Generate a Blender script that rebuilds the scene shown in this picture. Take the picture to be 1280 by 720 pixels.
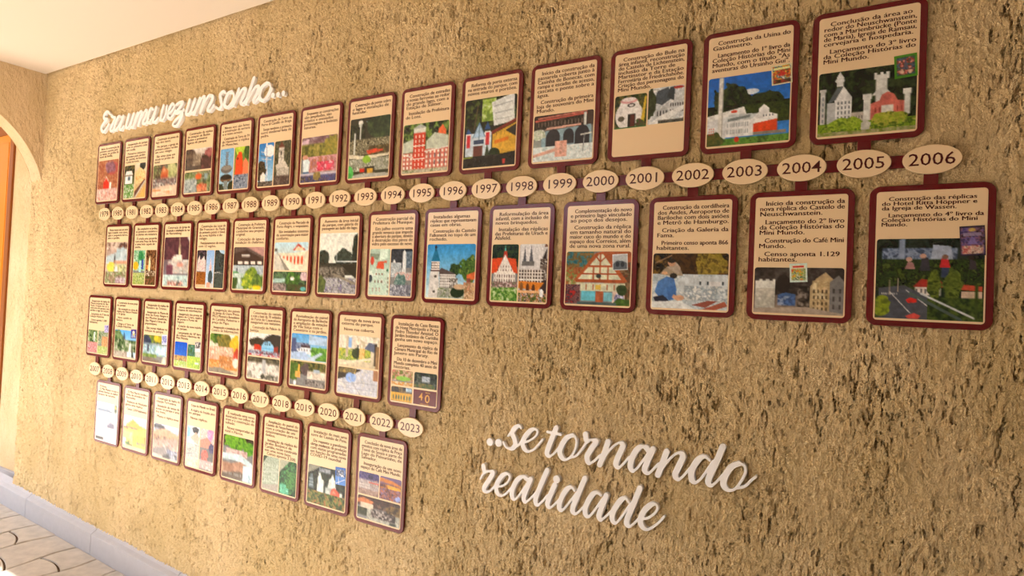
import bpy, bmesh, math, random
import numpy as np
from mathutils import Matrix, Vector

for o in list(bpy.data.objects): bpy.data.objects.remove(o)
SC = bpy.context.scene
COL = SC.collection
S = 0.137                      # one pitch of the timeline, in metres; everything below is laid out in pitches

# ------------------------------------------------------------------ camera
F_PX = 762.889
AX = (1.497, 0.4474, -0.3884)
CAM = (26.2327, -12.4411, -1.7311)
def rodrigues(r):
    th = math.sqrt(sum(v*v for v in r)); k = [v/th for v in r]
    K = np.array([[0, -k[2], k[1]], [k[2], 0, -k[0]], [-k[1], k[0], 0]])
    return np.eye(3)+math.sin(th)*K+(1-math.cos(th))*K@K
RC = rodrigues(AX)             # world to lens axes (x right, y down, z forward)
cd = bpy.data.cameras.new('camera'); cam = bpy.data.objects.new('camera', cd); COL.objects.link(cam)
cd.sensor_width = 36; cd.lens = F_PX/1280*36; cd.clip_start = 0.02; cd.clip_end = 200
rt = RC.T@np.diag([1, -1, -1])
mw = Matrix([list(rt[i])+[CAM[i]*S] for i in range(3)]+[[0, 0, 0, 1]])
cam.matrix_world = mw
SC.camera = cam
def at(px, py, Y=0.0):         # the place in the room, in pitches, that the photograph shows at a pixel, on the plane Y
    d = RC.T@np.array([(px-640)/F_PX, (py-360)/F_PX, 1.0]); t = (Y-CAM[1])/d[1]
    return np.array(CAM)+d*t

# ------------------------------------------------------------------ light
SC.view_settings.view_transform = 'Standard'; SC.view_settings.look = 'None'
SC.view_settings.gamma = 1; SC.view_settings.use_curve_mapping = False
SC.view_settings.exposure = 1.23
w = bpy.data.worlds.new('sky'); SC.world = w; w.use_nodes = True
bg = w.node_tree.nodes['Background']; bg.inputs[0].default_value = (.80, 0.91, 1.06, 1); bg.inputs[1].default_value = 3.4
sd = bpy.data.lights.new('sun', 'SUN'); sd.energy = 12.5; sd.color = (1, 0.98, 0.95); sd.angle = 0.009
sun = bpy.data.objects.new('sun', sd); COL.objects.link(sun)
sun.location = (-2, -8, 8)
SUN_DIR = Vector((0.10, 0.80, -0.652))
sun.rotation_euler = SUN_DIR.to_track_quat('-Z', 'Y').to_euler()

# ------------------------------------------------------------------ helpers
def srgb(h):
    c = [int(h[i:i+2], 16)/255 for i in (0, 2, 4)]
    return tuple(v/12.92 if v <= .04045 else ((v+.055)/1.055)**2.4 for v in c)
def mat(name, col, rough=.6, spec=.5, coat=0.0, metal=0.0):
    m = bpy.data.materials.new(name); m.use_nodes = True
    b = m.node_tree.nodes['Principled BSDF']
    b.inputs['Base Color'].default_value = (*(srgb(col) if isinstance(col, str) else col), 1)
    b.inputs['Roughness'].default_value = rough; b.inputs['Specular IOR Level'].default_value = spec
    b.inputs['Coat Weight'].default_value = coat; b.inputs['Coat Roughness'].default_value = .04
    b.inputs['Metallic'].default_value = metal
    return m
def nodes(m):
    return m.node_tree.nodes, m.node_tree.links, m.node_tree.nodes['Principled BSDF']
def mesh(name, vs, fs, m=None, smooth=False):
    me = bpy.data.meshes.new(name); me.from_pydata([tuple(v) for v in vs], [], fs); me.update()
    if m: me.materials.append(m)
    if smooth:
        for p in me.polygons: p.use_smooth = True
    return me
def link(name, me, parent=None, loc=(0, 0, 0)):
    o = bpy.data.objects.new(name, me); COL.objects.link(o); o.location = loc
    if parent: o.parent = parent
    return o
def tag(o, label, cat, group=None):
    o['label'] = label; o['category'] = cat
    if group: o['group'] = group
    return o
def struct(name, me):
    o = link(name, me); o['kind'] = 'structure'; return o
def empty(name, loc):
    o = bpy.data.objects.new(name, None); COL.objects.link(o); o.location = loc; o.empty_display_size = .05
    return o
def box_geo(x0, x1, y0, y1, z0, z1):
    vs = [(x, y, z) for x in (x0, x1) for y in (y0, y1) for z in (z0, z1)]
    fs = [(0, 1, 3, 2), (4, 6, 7, 5), (0, 4, 5, 1), (2, 3, 7, 6), (0, 2, 6, 4), (1, 5, 7, 3)]
    return vs, fs
def boxes(name, bl, m, bevel=0):
    bm = bmesh.new()
    for b in bl:
        vs, fs = box_geo(*[v*S for v in b]); vv = [bm.verts.new(v) for v in vs]
        for f in fs: bm.faces.new([vv[i] for i in f])
    bmesh.ops.recalc_face_normals(bm, faces=bm.faces)
    if bevel: bmesh.ops.bevel(bm, geom=list(bm.edges), offset=bevel, segments=2, profile=.6, affect='EDGES')
    me = bpy.data.meshes.new(name); bm.to_mesh(me); bm.free(); me.materials.append(m); return me
def rrect(w_, h_, r, seg=6):
    pts = []
    for cx, cy, a0 in ((w_/2-r, h_/2-r, 0), (-w_/2+r, h_/2-r, 90), (-w_/2+r, -h_/2+r, 180), (w_/2-r, -h_/2+r, 270)):
        for k in range(seg+1):
            a = math.radians(a0+90*k/seg); pts.append((cx+r*math.cos(a), cy+r*math.sin(a)))
    return pts
def ellipse(rx, ry, n=48):
    return [(rx*math.cos(2*math.pi*k/n), ry*math.sin(2*math.pi*k/n)) for k in range(n)]
def plate(name, pts, yf, yb, m, ch=.0):
    """upright plate in the XZ plane: outline pts (pitches), front face at yf, back at yb, softened front edge ch"""
    n = len(pts); P = np.array(pts)
    if ch:
        d = np.roll(P, -1, 0)-np.roll(P, 1, 0); nn = np.c_[d[:, 1], -d[:, 0]]; nn /= np.linalg.norm(nn, axis=1)[:, None]+1e-9
        inner = P-nn*ch
    else: inner = P
    vs = [(x*S, yf*S, z*S) for x, z in inner]+[(x*S, (yf+ch)*S, z*S) for x, z in P]+[(x*S, yb*S, z*S) for x, z in P]
    fs = [tuple(range(n)), tuple(range(3*n-1, 2*n-1, -1))]
    for k in range(n):
        j = (k+1) % n
        fs += [(k, n+k, n+j, j), (n+k, 2*n+k, 2*n+j, n+j)]
    return mesh(name, vs, fs, m)

# ------------------------------------------------------------------ materials
M = {}
def stucco(name, col, disp):
    m = mat(name, col, .85, .25); N, L, B = nodes(m)
    tc = N.new('ShaderNodeTexCoord')
    def noise(scale, sx, sz, detail, rough, dist=0.0):
        mp = N.new('ShaderNodeMapping'); mp.inputs['Scale'].default_value = (sx, 1.0, sz)
        L.new(tc.outputs['Object'], mp.inputs[0])
        n = N.new('ShaderNodeTexNoise'); n.inputs['Scale'].default_value = scale; n.inputs['Detail'].default_value = detail
        n.inputs['Roughness'].default_value = rough; n.inputs['Distortion'].default_value = dist
        L.new(mp.outputs[0], n.inputs['Vector']); return n.outputs['Fac']
    def mth(op, a, b=None, cl=False):
        q = N.new('ShaderNodeMath'); q.operation = op; q.use_clamp = cl
        for i, v in enumerate((a, b)):
            if v is None: continue
            if isinstance(v, (int, float)): q.inputs[i].default_value = v
            else: L.new(v, q.inputs[i])
        return q.outputs[0]
    def rng(v, a, b):
        r = N.new('ShaderNodeMapRange'); r.interpolation_type = 'SMOOTHSTEP'; L.new(v, r.inputs[0])
        r.inputs[1].default_value = a; r.inputs[2].default_value = b; return r.outputs[0]
    streak = noise(112, 1.1, .29, 4, .68)             # trowel drags: pits drawn out downwards
    rough = noise(66, 1, .55, 6, .76)
    lump = noise(24, 1, .6, 4, .6)
    area = noise(5, 1, .6, 3, .6)                     # worked and smooth patches of plaster
    pits = rng(mth('ADD', streak, mth('MULTIPLY', mth('SUBTRACT', area, .5), .26)), .416, .34)
    h = mth('ADD', mth('MULTIPLY', pits, -1.05), mth('MULTIPLY', rough, 3.9))
    h = mth('ADD', h, mth('MULTIPLY', lump, 1.0))
    d = N.new('ShaderNodeDisplacement'); d.inputs['Midlevel'].default_value = 2.05; d.inputs['Scale'].default_value = disp
    L.new(h, d.inputs['Height']); L.new(d.outputs[0], N['Material Output'].inputs['Displacement'])
    m.displacement_method = 'BOTH'
    # sandy colour with patches of darker and paler plaster
    patch = noise(3.1, 1, .6, 5, .6)
    mx = N.new('ShaderNodeMix'); mx.data_type = 'RGBA'
    c = srgb(col)
    mx.inputs[6].default_value = (c[0]*.94, c[1]*.92, c[2]*.86, 1); mx.inputs[7].default_value = (min(1, c[0]*1.08), c[1]*1.08, c[2]*1.12, 1)
    L.new(rng(patch, .35, .65), mx.inputs[0])
    sand = N.new('ShaderNodeMix'); sand.data_type = 'RGBA'; sand.blend_type = 'MULTIPLY'   # mixed dark and pale sand grains
    L.new(rng(noise(260, 1, .6, 4, .75), .33, .42), sand.inputs[0]); sand.inputs[0].default_value = 1
    L.new(mx.outputs[2], sand.inputs[6])
    inv = N.new('ShaderNodeMix'); inv.data_type = 'RGBA'; inv.inputs[6].default_value = (.66, .57, .46, 1); inv.inputs[7].default_value = (1, 1, 1, 1)
    L.new(rng(noise(260, 1, .6, 4, .75), .33, .42), inv.inputs[0]); L.remove(sand.inputs[0].links[0]); L.new(inv.outputs[2], sand.inputs[7])
    L.new(sand.outputs[2], B.inputs['Base Color'])
    return m
M['stucco'] = stucco('sandy_stucco', 'F4D7A3', .0088)
M['stucco_plain'] = stucco('tan_stucco', 'DCC096', .003)
M['plaster'] = mat('bounce_plaster', 'E6E2DA', .85, .2)  # neutral tone of the added unseen walls, to keep bounce light less warm
M['backdrop'] = mat('dark_backdrop', '3C4228', .9, .1)  # dark tone of the added backdrop that the cards mirror
M['ceiling'] = mat('painted_ceiling', 'E2D3C0', .8, .2)
M['board'] = mat('burgundy_board', '620F14', .18, .4)
M['sheet'] = mat('cream_sheet', 'ECCDA4', .16, .35)
M['ink'] = mat('brown_ink', '4C1212', .25, .5)
M['disc'] = mat('cream_disc', 'ECCDA4', .16, .5)
M['white'] = mat('white_lettering', 'F5F0ED', .55, .3)
M['orange'] = mat('orange_door', 'D07C06', .45, .4)
M['brown'] = mat('brown_frame', '8A4A10', .5, .4)
M['skirt'] = mat('grey_stone', 'ABA6A9', .6, .3)
M['joint'] = mat('dark_joint', '5A4636', .9, .1)
def mottle(m, scale, amt):
    N, L, B = nodes(m); c = B.inputs['Base Color'].default_value[:]
    tc = N.new('ShaderNodeTexCoord'); n = N.new('ShaderNodeTexNoise'); n.inputs['Scale'].default_value = scale; n.inputs['Detail'].default_value = 6
    mx = N.new('ShaderNodeMix'); mx.data_type = 'RGBA'
    mx.inputs[6].default_value = [v*(1-amt) for v in c[:3]]+[1]; mx.inputs[7].default_value = [min(1, v*(1+amt)) for v in c[:3]]+[1]
    L.new(tc.outputs['Object'], n.inputs['Vector']); L.new(n.outputs['Fac'], mx.inputs[0]); L.new(mx.outputs[2], B.inputs['Base Color'])
M['paver'] = mat('sand_paver', 'BBB0A4', .75, .25); mottle(M['paver'], 22, .3)
mottle(M['skirt'], 30, .08)
M['photo'] = mat('printed_photo', 'FFFFFF', .16, .35)
_N, _L, _B = nodes(M['photo']); _a = _N.new('ShaderNodeVertexColor'); _a.layer_name = 'Col'; _L.new(_a.outputs['Color'], _B.inputs['Base Color'])

# ------------------------------------------------------------------ the room
WY = .105                                   # mean plane of the stucco behind the boards
def wall_grid(name, xs, zs, y, m, axis=0):
    nx, nz = len(xs), len(zs); X, Z = np.meshgrid(xs, zs)
    co = np.empty((nx*nz, 3), np.float32)
    a = X.ravel()*S; b = Z.ravel()*S
    if axis == 0: co[:, 0] = a; co[:, 1] = y*S; co[:, 2] = b
    else: co[:, 0] = y*S; co[:, 1] = a; co[:, 2] = b
    i = np.arange(nx*nz).reshape(nz, nx)
    q = np.stack([i[:-1, :-1], i[:-1, 1:], i[1:, 1:], i[1:, :-1]], -1).reshape(-1, 4)
    me = bpy.data.meshes.new(name); me.vertices.add(nx*nz); me.vertices.foreach_set('co', co.ravel())
    nf = len(q); me.loops.add(nf*4); me.polygons.add(nf)
    me.loops.foreach_set('vertex_index', q.ravel().astype(np.int32))
    me.polygons.foreach_set('loop_start', np.arange(0, nf*4, 4, dtype=np.int32))
    me.polygons.foreach_set('loop_total', np.full(nf, 4, np.int32))
    me.polygons.foreach_set('use_smooth', np.ones(nf, bool))
    me.update(); me.validate(); me.materials.append(m); return me
def floor_z(x): return -12.14-.0405*x
# finer columns where the wall is seen close up
xs = np.concatenate([np.linspace(-6.83, 8, 420), np.linspace(8, 17, 380)[1:], np.linspace(17, 29, 760)[1:], np.linspace(29, 38, 90)[1:]])
zs = np.concatenate([np.linspace(-14, -6, 300), np.linspace(-6, 4, 560)[1:], np.linspace(4, 7.6, 150)[1:]])
struct('wall_right', wall_grid('wall_right', xs, zs, WY, M['stucco']))
struct('trim_1', boxes('trim_1', [(-6.83, 38, WY+.35, WY+1.4, -14.5, 7.6)], M['stucco_plain']))   # the masonry behind the plaster
ZC = 7.47
struct('ceiling', boxes('ceiling', [(-6.9, 38, -24, -.01, ZC, ZC+1.2), (-6.9, 38, -.01, 1.2, ZC+.12, ZC+1.2), (-26, -6.9, -24, 1.2, ZC+1.0, ZC+2.2)], M['ceiling']))  # last box: unseen roof added beyond the arch to block direct sun
# arch wall at the left end
def arch_wall():
    x0, x1 = -6.83, -5.86; cy, cz, r = -4.344, 1.636, 4.543
    a0 = math.acos((WY+.2-cy)/r) if (WY+.2-cy) < r else 0
    arc = [(cy+r*math.cos(a), cz+r*math.sin(a)) for a in np.linspace(a0, math.pi, 60)]
    vs = []; fs = []
    rows = 14
    def sheet(x):                            # plaster face from arch edge up to the ceiling
        base = len(vs)
        for (y, z) in arc:
            for k in range(rows+1):
                t = k/rows; vs.append((x*S, y*S, (z+(ZC+.05-z)*t)*S))
        for i in range(len(arc)-1):
            for k in range(rows):
                a = base+i*(rows+1)+k; fs.append((a, a+1, a+rows+2, a+rows+1))
    sheet(x1); sheet(x0)
    base = len(vs)
    for (y, z) in arc: vs += [(x1*S, y*S, z*S), (x0*S, y*S, z*S)]
    for i in range(len(arc)-1):
        a = base+2*i; fs.append((a, a+2, a+3, a+1))
    ye = arc[-1][0]; zb = floor_z(-6)-1      # pier beyond the opening
    v2, f2 = box_geo(x0*S, x1*S, -24*S, ye*S, zb*S, (ZC+.05)*S)
    b = len(vs); vs.extend(v2); fs.extend([tuple(b+i for i in f) for f in f2])
    me = mesh('wall_left', vs, fs, M['stucco_plain']); bm = bmesh.new(); bm.from_mesh(me)
    bmesh.ops.recalc_face_normals(bm, faces=bm.faces); bm.to_mesh(me); bm.free(); return me
struct('wall_left', arch_wall())
# set-back wall beyond the arch, with an orange door
struct('wall_back', boxes('wall_back', [(-24, -6.83, 1.0, 1.6, -13, 9)], M['stucco_plain']))
dl = boxes('door_1', [(-16.6, -11.63, .93, .99, floor_z(-14)+.1, 5.6)]+[(-16.4+1.2*k, -15.4+1.2*k, .905, .94, floor_z(-14)+.5, 5.2) for k in range(4)], M['orange'], .003)
d1 = struct('door_1', dl)
fr = link('door_frame', boxes('door_frame', [(-11.63, -11.21, .89, 1.0, floor_z(-14), 6.1), (-17.05, -16.6, .89, 1.0, floor_z(-14), 6.1), (-16.6, -11.63, .89, 1.0, 5.6, 6.1)], M['brown'], .004), d1)
hd = link('door_handle', boxes('door_handle', [(-12.5, -12.35, .55, .62, -5.5, -4.6), (-12.48, -12.37, .6, .87, -5.4, -5.3), (-12.48, -12.37, .6, .87, -4.8, -4.7)], M['brown'], .003), d1)
# ground and sunlit court beyond
def ground():
    vs = []
    for x in (-70, 45):
        for y in (-90, 3): vs.append((x*S, y*S, (floor_z(x)-.06)*S))
    return mesh('ground_bed', vs, [(0, 2, 3, 1)], M['joint'])
struct('trim_2', ground())
def pavers():
    R = random.Random(5); bm = bmesh.new()
    edges = [-7.57, -5.95, -5.3, -3.66, -2.1, -.36, 1.15, 2.6]
    while edges[0] > -34: edges.insert(0, edges[0]-R.uniform(1.45, 1.75))
    while edges[-1] < 40: edges.append(edges[-1]+R.uniform(1.45, 1.75))
    ph = [R.uniform(0, 6.28) for _ in edges]
    def ex(i, y): return edges[i]+.16*math.sin(y*1.25+ph[i])*min(1, abs(y)/1.0)
    for i in range(len(edges)-1):
        y = -.12; first = True
        cuts = [y]
        y = -1.3 if i % 2 == 0 else -2.6
        cuts.append(y+R.uniform(-.25, .25))
        while cuts[-1] > -40: cuts.append(cuts[-1]-R.uniform(2.1, 2.9))
        sk = [R.uniform(-.35, .35) for _ in cuts]; sk[0] = 0
        for k in range(len(cuts)-1):
            ya, yb = cuts[k], cuts[k+1]; pts = []
            g = .035
            n = 8
            def end(yc, s, t): return yc+s*(t-.5)*2+.16*math.sin(math.pi*t)*(1 if s else 0)
            for j in range(n+1):
                t = j/n; yl = end(ya, sk[k], 0)*(1-t)+end(yb, sk[k+1], 0)*t; pts.append((ex(i, yl)+g, yl-(g if j == 0 else 0)+(g if j == n else 0)))
            for j in range(1, n):
                t = j/n; yy = end(yb, sk[k+1], t)+g; pts.append((ex(i, yy)*(1-t)+ex(i+1, yy)*t, yy))
            for j in range(n, -1, -1):
                t = j/n; yl = end(ya, sk[k], 1)*(1-t)+end(yb, sk[k+1], 1)*t; pts.append((ex(i+1, yl)-g, yl-(g if j == 0 else 0)+(g if j == n else 0)))
            for j in range(n-1, 0, -1):
                t = j/n; yy = end(ya, sk[k], t)-g; pts.append((ex(i, yy)*(1-t)+ex(i+1, yy)*t, yy))
            c = np.mean(pts, 0); dz = R.uniform(-.012, .012)
            top = [bm.verts.new(((c[0]+(x-c[0])*.965)*S, (c[1]+(y_-c[1])*.985)*S, (floor_z(x)+dz)*S)) for x, y_ in pts]
            mid = [bm.verts.new((x*S, y_*S, (floor_z(x)+dz-.03)*S)) for x, y_ in pts]
            bot = [bm.verts.new((x*S, y_*S, (floor_z(x)-.12)*S)) for x, y_ in pts]
            bm.faces.new(top)
            m_ = len(pts)
            for j in range(m_):
                q = (j+1) % m_
                bm.faces.new((top[j], mid[j], mid[q], top[q])); bm.faces.new((mid[j], bot[j], bot[q], mid[q]))
    bmesh.ops.recalc_face_normals(bm, faces=bm.faces)
    me = bpy.data.meshes.new('floor'); bm.to_mesh(me); bm.free(); me.materials.append(M['paver']); return me
struct('floor', pavers())
# stone skirting, block by block, with a mortar bevel on top
def skirting():
    bm = bmesh.new(); xj = [-9.2, -4.93, .63, 6.2, 11.8, 17.4, 23, 28.6, 34.2, 38]
    for a, b in zip(xj, xj[1:]):
        a += .012; b -= .012; prof = []
        for x in (a, b):
            zf = floor_z(x)
            prof.append([bm.verts.new((x*S, y*S, (zf+h)*S)) for y, h in ((-.15, -.3), (-.15, .755), (-.125, .785), (.0, .86), (.2, 1.06), (.2, -.3))])
        n = 6
        for k in range(n): bm.faces.new((prof[0][k], prof[1][k], prof[1][(k+1) % n], prof[0][(k+1) % n]))
        bm.faces.new(prof[0]); bm.faces.new(prof[1][::-1])
    bmesh.ops.recalc_face_normals(bm, faces=bm.faces)
    me = bpy.data.meshes.new('baseboard_right'); bm.to_mesh(me); bm.free(); me.materials.append(M['skirt']); return me
struct('baseboard_right', skirting())
struct('baseboard_back', boxes('baseboard_back', [(-24, -6.83, .86, 1.0, floor_z(-10)-.6, floor_z(-10)+.72)], M['skirt'], .003))
# added front wall, unseen: closed right, open left to shape light and reflections
OPEN_X = 13.0
struct('wall_added_front', boxes('wall_added_front', [(14, 38, -24, -22.6, -15, ZC+.1), (OPEN_X, 14, -24, -22.6, -15, 3.7), (-26, 14, -24, -22.6, 5.3, ZC+1.1)], M['plaster']))
struct('wall_unseen_backdrop', boxes('wall_unseen_backdrop', [(-58, -56, -80, 4, -14, 15), (-58, 40, -72, -70, -14, 11.5)], M['backdrop']))  # added out of view so the boards reflect something dark, not sky
struct('wall_added_end', boxes('wall_added_end', [(38, 39, -24, 1, -15, ZC+.1)], M['plaster']))  # added unseen wall, keeps the right end of the porch darker
# ------------------------------------------------------------------ printed pictures: a little painter that fills a fine grid of coloured cells
def vnoise(nx, ny, cell, rs, asp):
    gx = max(2, int(100/cell)+3); gy = max(2, int(100/cell/asp)+3)
    g = rs.rand(gy, gx); x = np.linspace(0, gx-2.001, nx); y = np.linspace(0, gy-2.001, ny)
    xi = x.astype(int); yi = y.astype(int); fx = (x-xi)[None, :]; fy = (y-yi)[:, None]
    fx = fx*fx*(3-2*fx); fy = fy*fy*(3-2*fy)
    a = g[yi][:, xi]; b = g[yi][:, xi+1]; c = g[yi+1][:, xi]; d = g[yi+1][:, xi+1]
    return (a*(1-fx)+b*fx)*(1-fy)+(c*(1-fx)+d*fx)*fy
def inpoly(X, Y, pts):
    ins = np.zeros(X.shape, bool); n = len(pts)
    for i in range(n):
        x1, y1 = pts[i]; x2, y2 = pts[(i+1) % n]
        if y1 == y2: continue
        c = ((y1 > Y) != (y2 > Y)) & (X < (x2-x1)*(Y-y1)/(y2-y1)+x1); ins ^= c
    return ins
def paint(spec, nx, ny, seed):
    ss = 2; W, H = nx*ss, ny*ss; asp = nx/ny; rs = np.random.RandomState(seed)
    img = np.ones((H, W, 3))*.5
    X, Y = np.meshgrid((np.arange(W)+.5)/W*100, (np.arange(H)+.5)/H*100)
    hx = lambda h: np.array([int(h[i:i+2], 16)/255 for i in (0, 2, 4)])
    def speckle(cols, cell):
        v = .4*vnoise(W, H, cell, rs, asp)+.34*vnoise(W, H, cell*.5, rs, asp)+.26*vnoise(W, H, max(1.6, cell*.22), rs, asp)
        order = np.argsort(np.argsort(v.ravel())).reshape(v.shape)/v.size
        q = order*(len(cols)-1); k = np.minimum(q.astype(int), len(cols)-2) if len(cols) > 1 else q.astype(int); fr = (q-k)[..., None]; fr = fr*fr*(3-2*fr); P = np.array([hx(c) for c in cols]+[hx(cols[-1])]); return P[k]*(1-fr)+P[k+1]*fr
    for op in spec.split(';'):
        t = op.split()
        if not t: continue
        k = t[0]; cs = t[1:] if k == 'g' else t[1].split(','); f = [] if k == 'g' else [float(v) for v in t[2:]]
        if k == 'g': a = (Y/100)[..., None]; img[:] = hx(cs[0])*(1-a)+hx(cs[1])*a; continue
        if k == 'r': m = (X >= f[0]) & (X < f[2]) & (Y >= f[1]) & (Y < f[3])
        elif k == 'p': m = inpoly(X, Y, list(zip(f[::2], f[1::2])))
        elif k == 'e': m = ((X-f[0])/f[2])**2+((Y-f[1])/f[3])**2 < 1
        elif k == 'n': m = (X >= f[0]) & (X < f[2]) & (Y >= f[1]) & (Y < f[3]); img[m] = speckle(cs, f[4])[m]; continue
        elif k == 'b':
            m = ((X-f[0])/f[2])**2+((Y-f[1])/f[3])**2 < .55+.9*vnoise(W, H, f[4]*1.3, rs, asp); img[m] = speckle(cs, f[4])[m]; continue
        elif k == 'l':
            dx, dy = f[2]-f[0], (f[3]-f[1])/asp; L2 = dx*dx+dy*dy+1e-9; u = np.clip(((X-f[0])*dx+(Y-f[1])/asp*dy)/L2, 0, 1)
            m = np.hypot(X-f[0]-u*dx, (Y-f[1])/asp-u*dy) < f[4]/2
        elif k == 'w':
            u = (X-f[0])/(f[2]-f[0])*f[4]; v = (Y-f[1])/(f[3]-f[1])*f[5]; q = f[6] if len(f) > 6 else .5
            m = (u >= 0) & (u < f[4]) & (v >= 0) & (v < f[5]) & (u % 1 > (1-q)/2) & (u % 1 < (1+q)/2) & (v % 1 > .22) & (v % 1 < .8)
        img[m] = hx(cs[0])
    tex = .55*vnoise(W, H, 5, rs, asp)+.45*vnoise(W, H, 2.2, rs, asp)-.5
    img = np.clip(img*(1+.30*tex[..., None]+.14*(rs.rand(H, W, 1)-.5)), 0, 1)
    return img.reshape(ny, ss, nx, ss, 3).mean((1, 3))
def picture_mesh(name, spec, w_, h_, nx, seed, y, rnd=0.0):
    """flat print w_ x h_ pitches centred on the origin, facing -Y"""
    nx = int(nx); ny = max(6, int(nx*h_/w_)); img = paint(spec, nx, ny, seed)
    lin = np.where(img <= .04045, img/12.92, ((img+.055)/1.055)**2.4)
    xs_ = np.linspace(-w_/2, w_/2, nx); zs_ = np.linspace(h_/2, -h_/2, ny); X, Z = np.meshgrid(xs_, zs_)
    if rnd:                                                   # rounded top corners: draw the corner cells in to the curve
        for sx in (-1, 1):
            cx = sx*(w_/2-rnd); cz = h_/2-rnd; q = ((X-cx)*sx > 0) & (Z > cz); d = np.hypot(X-cx, Z-cz); mx = np.maximum(np.abs(X-cx), np.abs(Z-cz))
            s = np.where(q & (d > 0), mx/np.maximum(d, 1e-9), 1); X = cx+(X-cx)*s; Z = cz+(Z-cz)*s
    co = np.stack([X*S, np.full_like(X, y*S), Z*S], -1).reshape(-1, 3).astype(np.float32)
    i = np.arange(nx*ny).reshape(ny, nx); q = np.stack([i[:-1, :-1], i[1:, :-1], i[1:, 1:], i[:-1, 1:]], -1).reshape(-1, 4); nf = len(q)
    me = bpy.data.meshes.new(name); me.vertices.add(nx*ny); me.vertices.foreach_set('co', co.ravel())
    me.loops.add(nf*4); me.polygons.add(nf); me.loops.foreach_set('vertex_index', q.ravel().astype(np.int32))
    me.polygons.foreach_set('loop_start', np.arange(0, nf*4, 4, dtype=np.int32)); me.polygons.foreach_set('loop_total', np.full(nf, 4, np.int32))
    a = me.color_attributes.new('Col', 'FLOAT_COLOR', 'POINT')
    a.data.foreach_set('color', np.concatenate([lin.reshape(-1, 3), np.ones((nx*ny, 1))], 1).astype(np.float32).ravel())
    me.update(); me.materials.append(M['photo']); return me

# ------------------------------------------------------------------ printed words
def text_mesh(items, name, m, y, bold=.0):
    """items: (string, x, z, size, align, stretch); one flat mesh facing -Y"""
    V, Fc = [], []
    for s, x, z, size, al, st in items:
        cu = bpy.data.curves.new('t', 'FONT'); cu.body = s; cu.size = size; cu.align_x = al; cu.resolution_u = 2; cu.offset = bold*size
        ob = bpy.data.objects.new('t', cu); COL.objects.link(ob); dg = bpy.context.evaluated_depsgraph_get()
        me = bpy.data.meshes.new_from_object(ob.evaluated_get(dg)); n0 = len(V)
        if isinstance(st, tuple): st = min(st[0], st[1]/max(1e-6, max([v.co.x for v in me.vertices]+[0])))
        V += [((x+v.co.x*st)*S, y*S, (z+v.co.y)*S) for v in me.vertices]
        Fc += [tuple(n0+i for i in p.vertices) for p in me.polygons]
        bpy.data.objects.remove(ob); bpy.data.curves.remove(cu); bpy.data.meshes.remove(me)
    me = mesh(name, V, Fc, m)
    return me
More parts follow.
